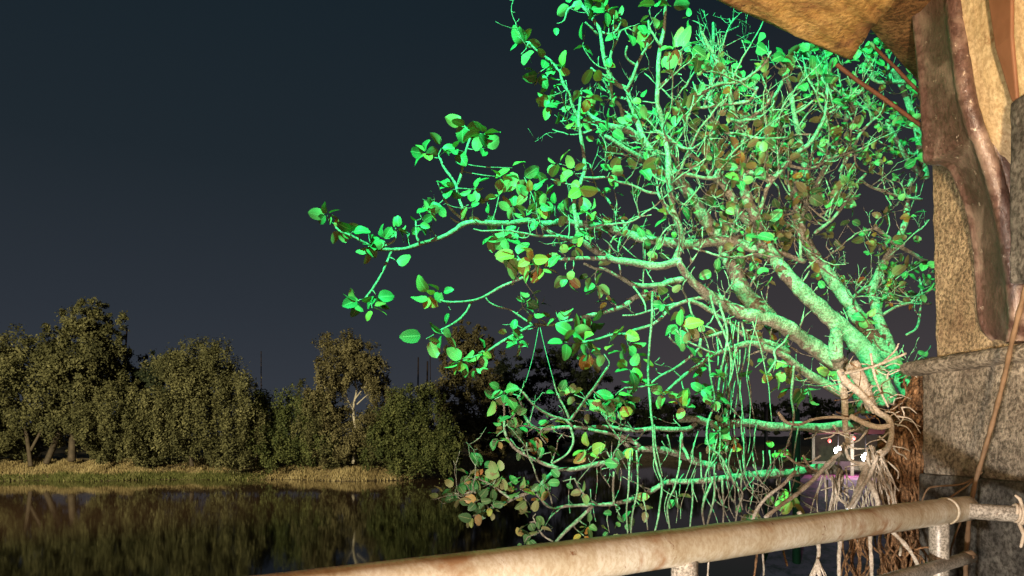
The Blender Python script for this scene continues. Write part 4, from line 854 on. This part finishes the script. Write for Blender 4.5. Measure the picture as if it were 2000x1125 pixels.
# ---- leaves seen one by one: (column, row, how many, length px, tone)
CL = '''640 420 4 36|664 450 3 32|690 452 2 36|722 482 5 34|748 470 4 32|772 508 1 42|775 447 4 28|822 440 3 30|836 412 3 32|852 402 3 30|855 357 1 40|880 370 3 28|830 300 3 42|862 290 4 32|890 292 3 36|905 245 3 42|942 262 4 44|946 290 2 38|925 370 3 32|915 400 2 28|702 590 4 42|735 580 2 38|727 602 2 38 b|935 440 1 42 b|962 458 3 38|986 462 3 38|1010 452 2 36|1000 328 2 44 y|978 346 2 38 y|1024 346 3 36|1036 380 4 32|975 380 3 32 b|1002 404 4 32|952 396 2 30|1092 320 3 36 b|1076 350 3 32|1122 335 2 38 y|1132 368 2 42 y|1062 382 3 32|1050 402 4 32|1084 402 3 30|1026 84 3 42|1018 106 1 44|1066 115 2 32|1086 130 3 32|1098 128 1 30 y|1050 144 3 32|1072 155 2 30|1076 188 3 30|1074 206 2 34|1092 214 2 30|1138 172 2 36|1154 172 1 36 y|1150 192 2 28|1116 246 2 32 o|1160 12 4 32|1184 20 5 36|1170 10 2 34 o|1206 36 2 28|1190 48 3 28|1088 46 1 26|1112 12 2 30|1200 130 1 38 o|1186 110 1 30|1244 66 1 50 b|1252 80 2 32 y|1228 70 1 34|1205 66 1 34|1286 4 3 38|1306 16 1 34|1318 94 5 46 b|1306 128 1 48|1331 146 1 42 o|1346 118 2 34|1348 86 1 42|1372 102 1 42|1405 116 1 32|1478 88 2 42|1530 114 3 34|1524 138 1 30|1592 124 2 30|1606 134 2 28|1444 188 1 28 y|1434 216 1 28 y|1620 198 1 32|1520 228 3 30 y|1576 236 2 38|1500 236 2 28
838 580 3 40 b|862 572 2 34|832 662 2 46|866 652 3 44|880 606 1 34|904 704 7 38 b|928 696 2 32|925 716 2 34|946 686 2 28|1000 650 3 28|1012 662 2 28|1030 590 2 32|1045 612 2 30|1042 574 2 28|1052 596 2 30|1110 545 4 36|1105 526 1 44 o|1080 620 2 32|1085 606 1 30|1155 540 2 34|1165 556 3 32|1010 500 3 48 b|1040 506 3 46 b|1062 522 3 42 b|1014 532 3 42 b|1092 490 2 38 b|1122 482 3 36 b|1120 655 4 46 b|1104 668 2 38 b|1140 668 3 36|1152 692 3 40|1180 692 3 36|1160 632 3 32|1216 650 2 42 b|1226 676 2 44|1230 722 3 46|1242 692 2 36|1252 746 3 40|1282 720 1 42|1330 640 4 48|1308 652 1 36|1342 668 1 32|1410 652 1 42|1376 702 3 36|1386 716 2 38|1364 732 1 30|1420 736 1 36|1475 718 1 40|1510 728 3 40 y|1535 752 2 34 y|1570 756 4 46|1580 772 2 40|1376 766 3 32|1396 780 4 30|1412 786 2 28|1300 770 4 36 b|1330 792 3 38|1342 772 1 32|1230 780 4 40|1202 772 4 40|1180 782 3 34|1206 802 3 30
985 764 4 36|966 780 2 36|1002 770 2 34 b|1010 792 2 30|985 830 3 32|970 852 2 30|962 862 1 32|1000 812 3 30|1050 850 3 42|1066 866 3 38|1030 852 2 32|1020 876 3 30|1120 770 3 30|1150 802 2 30|1092 770 2 28|1075 820 3 30|920 934 5 36|890 955 4 36|900 975 4 34|940 918 3 36|870 965 3 32|930 980 5 36|925 1008 3 34|960 950 4 32|972 930 3 32|985 962 3 32|1000 975 2 30 y|1015 955 3 30|1030 980 3 30|1040 950 2 28|1000 940 2 28|960 985 3 32|955 1002 2 30|1046 1004 2 32|1034 1020 2 32|1052 1036 2 30|1040 1046 2 30|1026 1056 2 28|1145 880 4 34 y|1172 886 2 32|1062 940 2 30|1140 960 2 30|1145 1026 3 30|1140 1046 2 26 o|1190 1040 2 28|1256 996 2 28|1318 970 2 34|1240 966 1 38 y|1520 972 2 48 p|1546 978 2 44 p|1514 880 2 34 y|1526 892 1 32 y|1455 866 1 34 o|1400 845 4 34|1390 868 4 34|1412 862 3 32|1404 828 3 30|1462 1000 3 34|1100 940 2 28|1075 960 2 28|1218 1020 3 28|1204 1000 2 28'''
SP = np.array([(a, b) for a, b, *_ in SAMPLES])
for it in CL.replace('\n', '|').split('|'):
    f = it.split(); x, y, n, L = map(float, f[:4]); kind = f[4] if len(f) > 4 else None
    dd = np.hypot(SP[:, 0] - x, SP[:, 1] - y) + rng.uniform(0, 6, len(SP)); i = int(dd.argmin()); s = SAMPLES[i]
    d = s[2] - rng.uniform(-.03, .06); c = P(x, y, d); v = c - s[4]; lv = np.linalg.norm(v)
    if lv > .015 and lv < .45:
        mid = s[4] + v * .5 + np.array((rng.normal() * .01, rng.normal() * .01, -.04 * lv))
        st_ = MB(); st_.tube([s[4], s[4] + v * .25 + (mid - s[4] - v * .5) * .8, mid, c], [.003, .0028, .0025, .002], 5); st_.build('twig', M['bark'], tree)
    rosette(c, v / (lv + 1e-6) * min(1, lv / .05), int(n) + (2 if n > 2 else 1 if n > 1 else 0), L / FPX * d, kind, True)

def leaf_grid(wd, fold, curl, wave, droop):
    us = np.array((-1, -.5, 0, .5, 1)); vs = np.linspace(0, 1, 7); V = []; UV = []
    for v in vs:
        w = wd * (max(0, math.sin(math.pi * min(1, v ** .82 * .985 + .012))) ** .45) * .5
        for u in us:
            V.append((u * w, v, abs(u) * w * fold + curl * (v - .3) ** 2 * -1 + wave * math.sin(v * 9 + u * 2) * abs(u) * .05 - droop * v * v)); UV.append(((u + 1) / 2, v))
    F = [(i * 5 + j, i * 5 + j + 1, i * 5 + 6 + j, i * 5 + 5 + j) for i in range(6) for j in range(4)]
    return np.array(V), np.array(UV), np.array(F)
VAR = [leaf_grid(rng.uniform(.62, .86), rng.uniform(.05, .5), rng.uniform(-.1, .32), rng.uniform(0, 1.6), rng.uniform(0, .3)) for _ in range(8)]
def leaf_mesh(name, V, UV, F, tone):
    me = bpy.data.meshes.new(name); me.from_pydata(V.tolist(), [], F.tolist()); me.shade_smooth()
    ul = me.uv_layers.new(name='UVMap'); ix = F.ravel(); ul.data.foreach_set('uv', UV[ix].ravel().astype(np.float32))
    a = me.attributes.new('tone', 'FLOAT', 'POINT'); a.data.foreach_set('value', np.asarray(tone, np.float32)); me.materials.append(M['leaf']); return me
cache = {}
def frame(ax, nr): s = np.cross(ax, nr); return np.stack([s, ax, nr], 1)
order = sorted(range(len(LEAVES)), key=lambda i: -(LEAVES[i][3] / LEAVES[i][0][1] + (1 if LEAVES[i][5] else 0)))
near = set(order[:300]); bv = []; bu = []; bf = []; bt = []; nn = 0
for i, (p, ax, nr, L, tone, tr) in enumerate(LEAVES):
    R = frame(ax, nr); k = i % 8
    if i in near:
        tq = round(tone * 12) / 12; key = (k, tq)
        if key not in cache: cache[key] = leaf_mesh('leaf', *VAR[k], np.full(35, tq))
        o = bpy.data.objects.new('leaf', cache[key]); COL.objects.link(o); o.parent = tree
        mt = np.eye(4); mt[:3, :3] = R * L; mt[:3, 3] = p; o.matrix_basis = Matrix(mt.tolist())
    else:
        V, UV, F = VAR[k]; bv.append((V * L) @ R.T + p); bu.append(UV); bf.append(F + nn); bt.append(np.full(35, tone)); nn += 35
o = bpy.data.objects.new('foliage', leaf_mesh('foliage', np.concatenate(bv), np.concatenate(bu), np.concatenate(bf), np.concatenate(bt))); COL.objects.link(o); o.parent = tree; o['kind'] = 'stuff'
print('leaves', len(LEAVES), 'samples', len(SAMPLES), 'objects', len(bpy.data.objects))
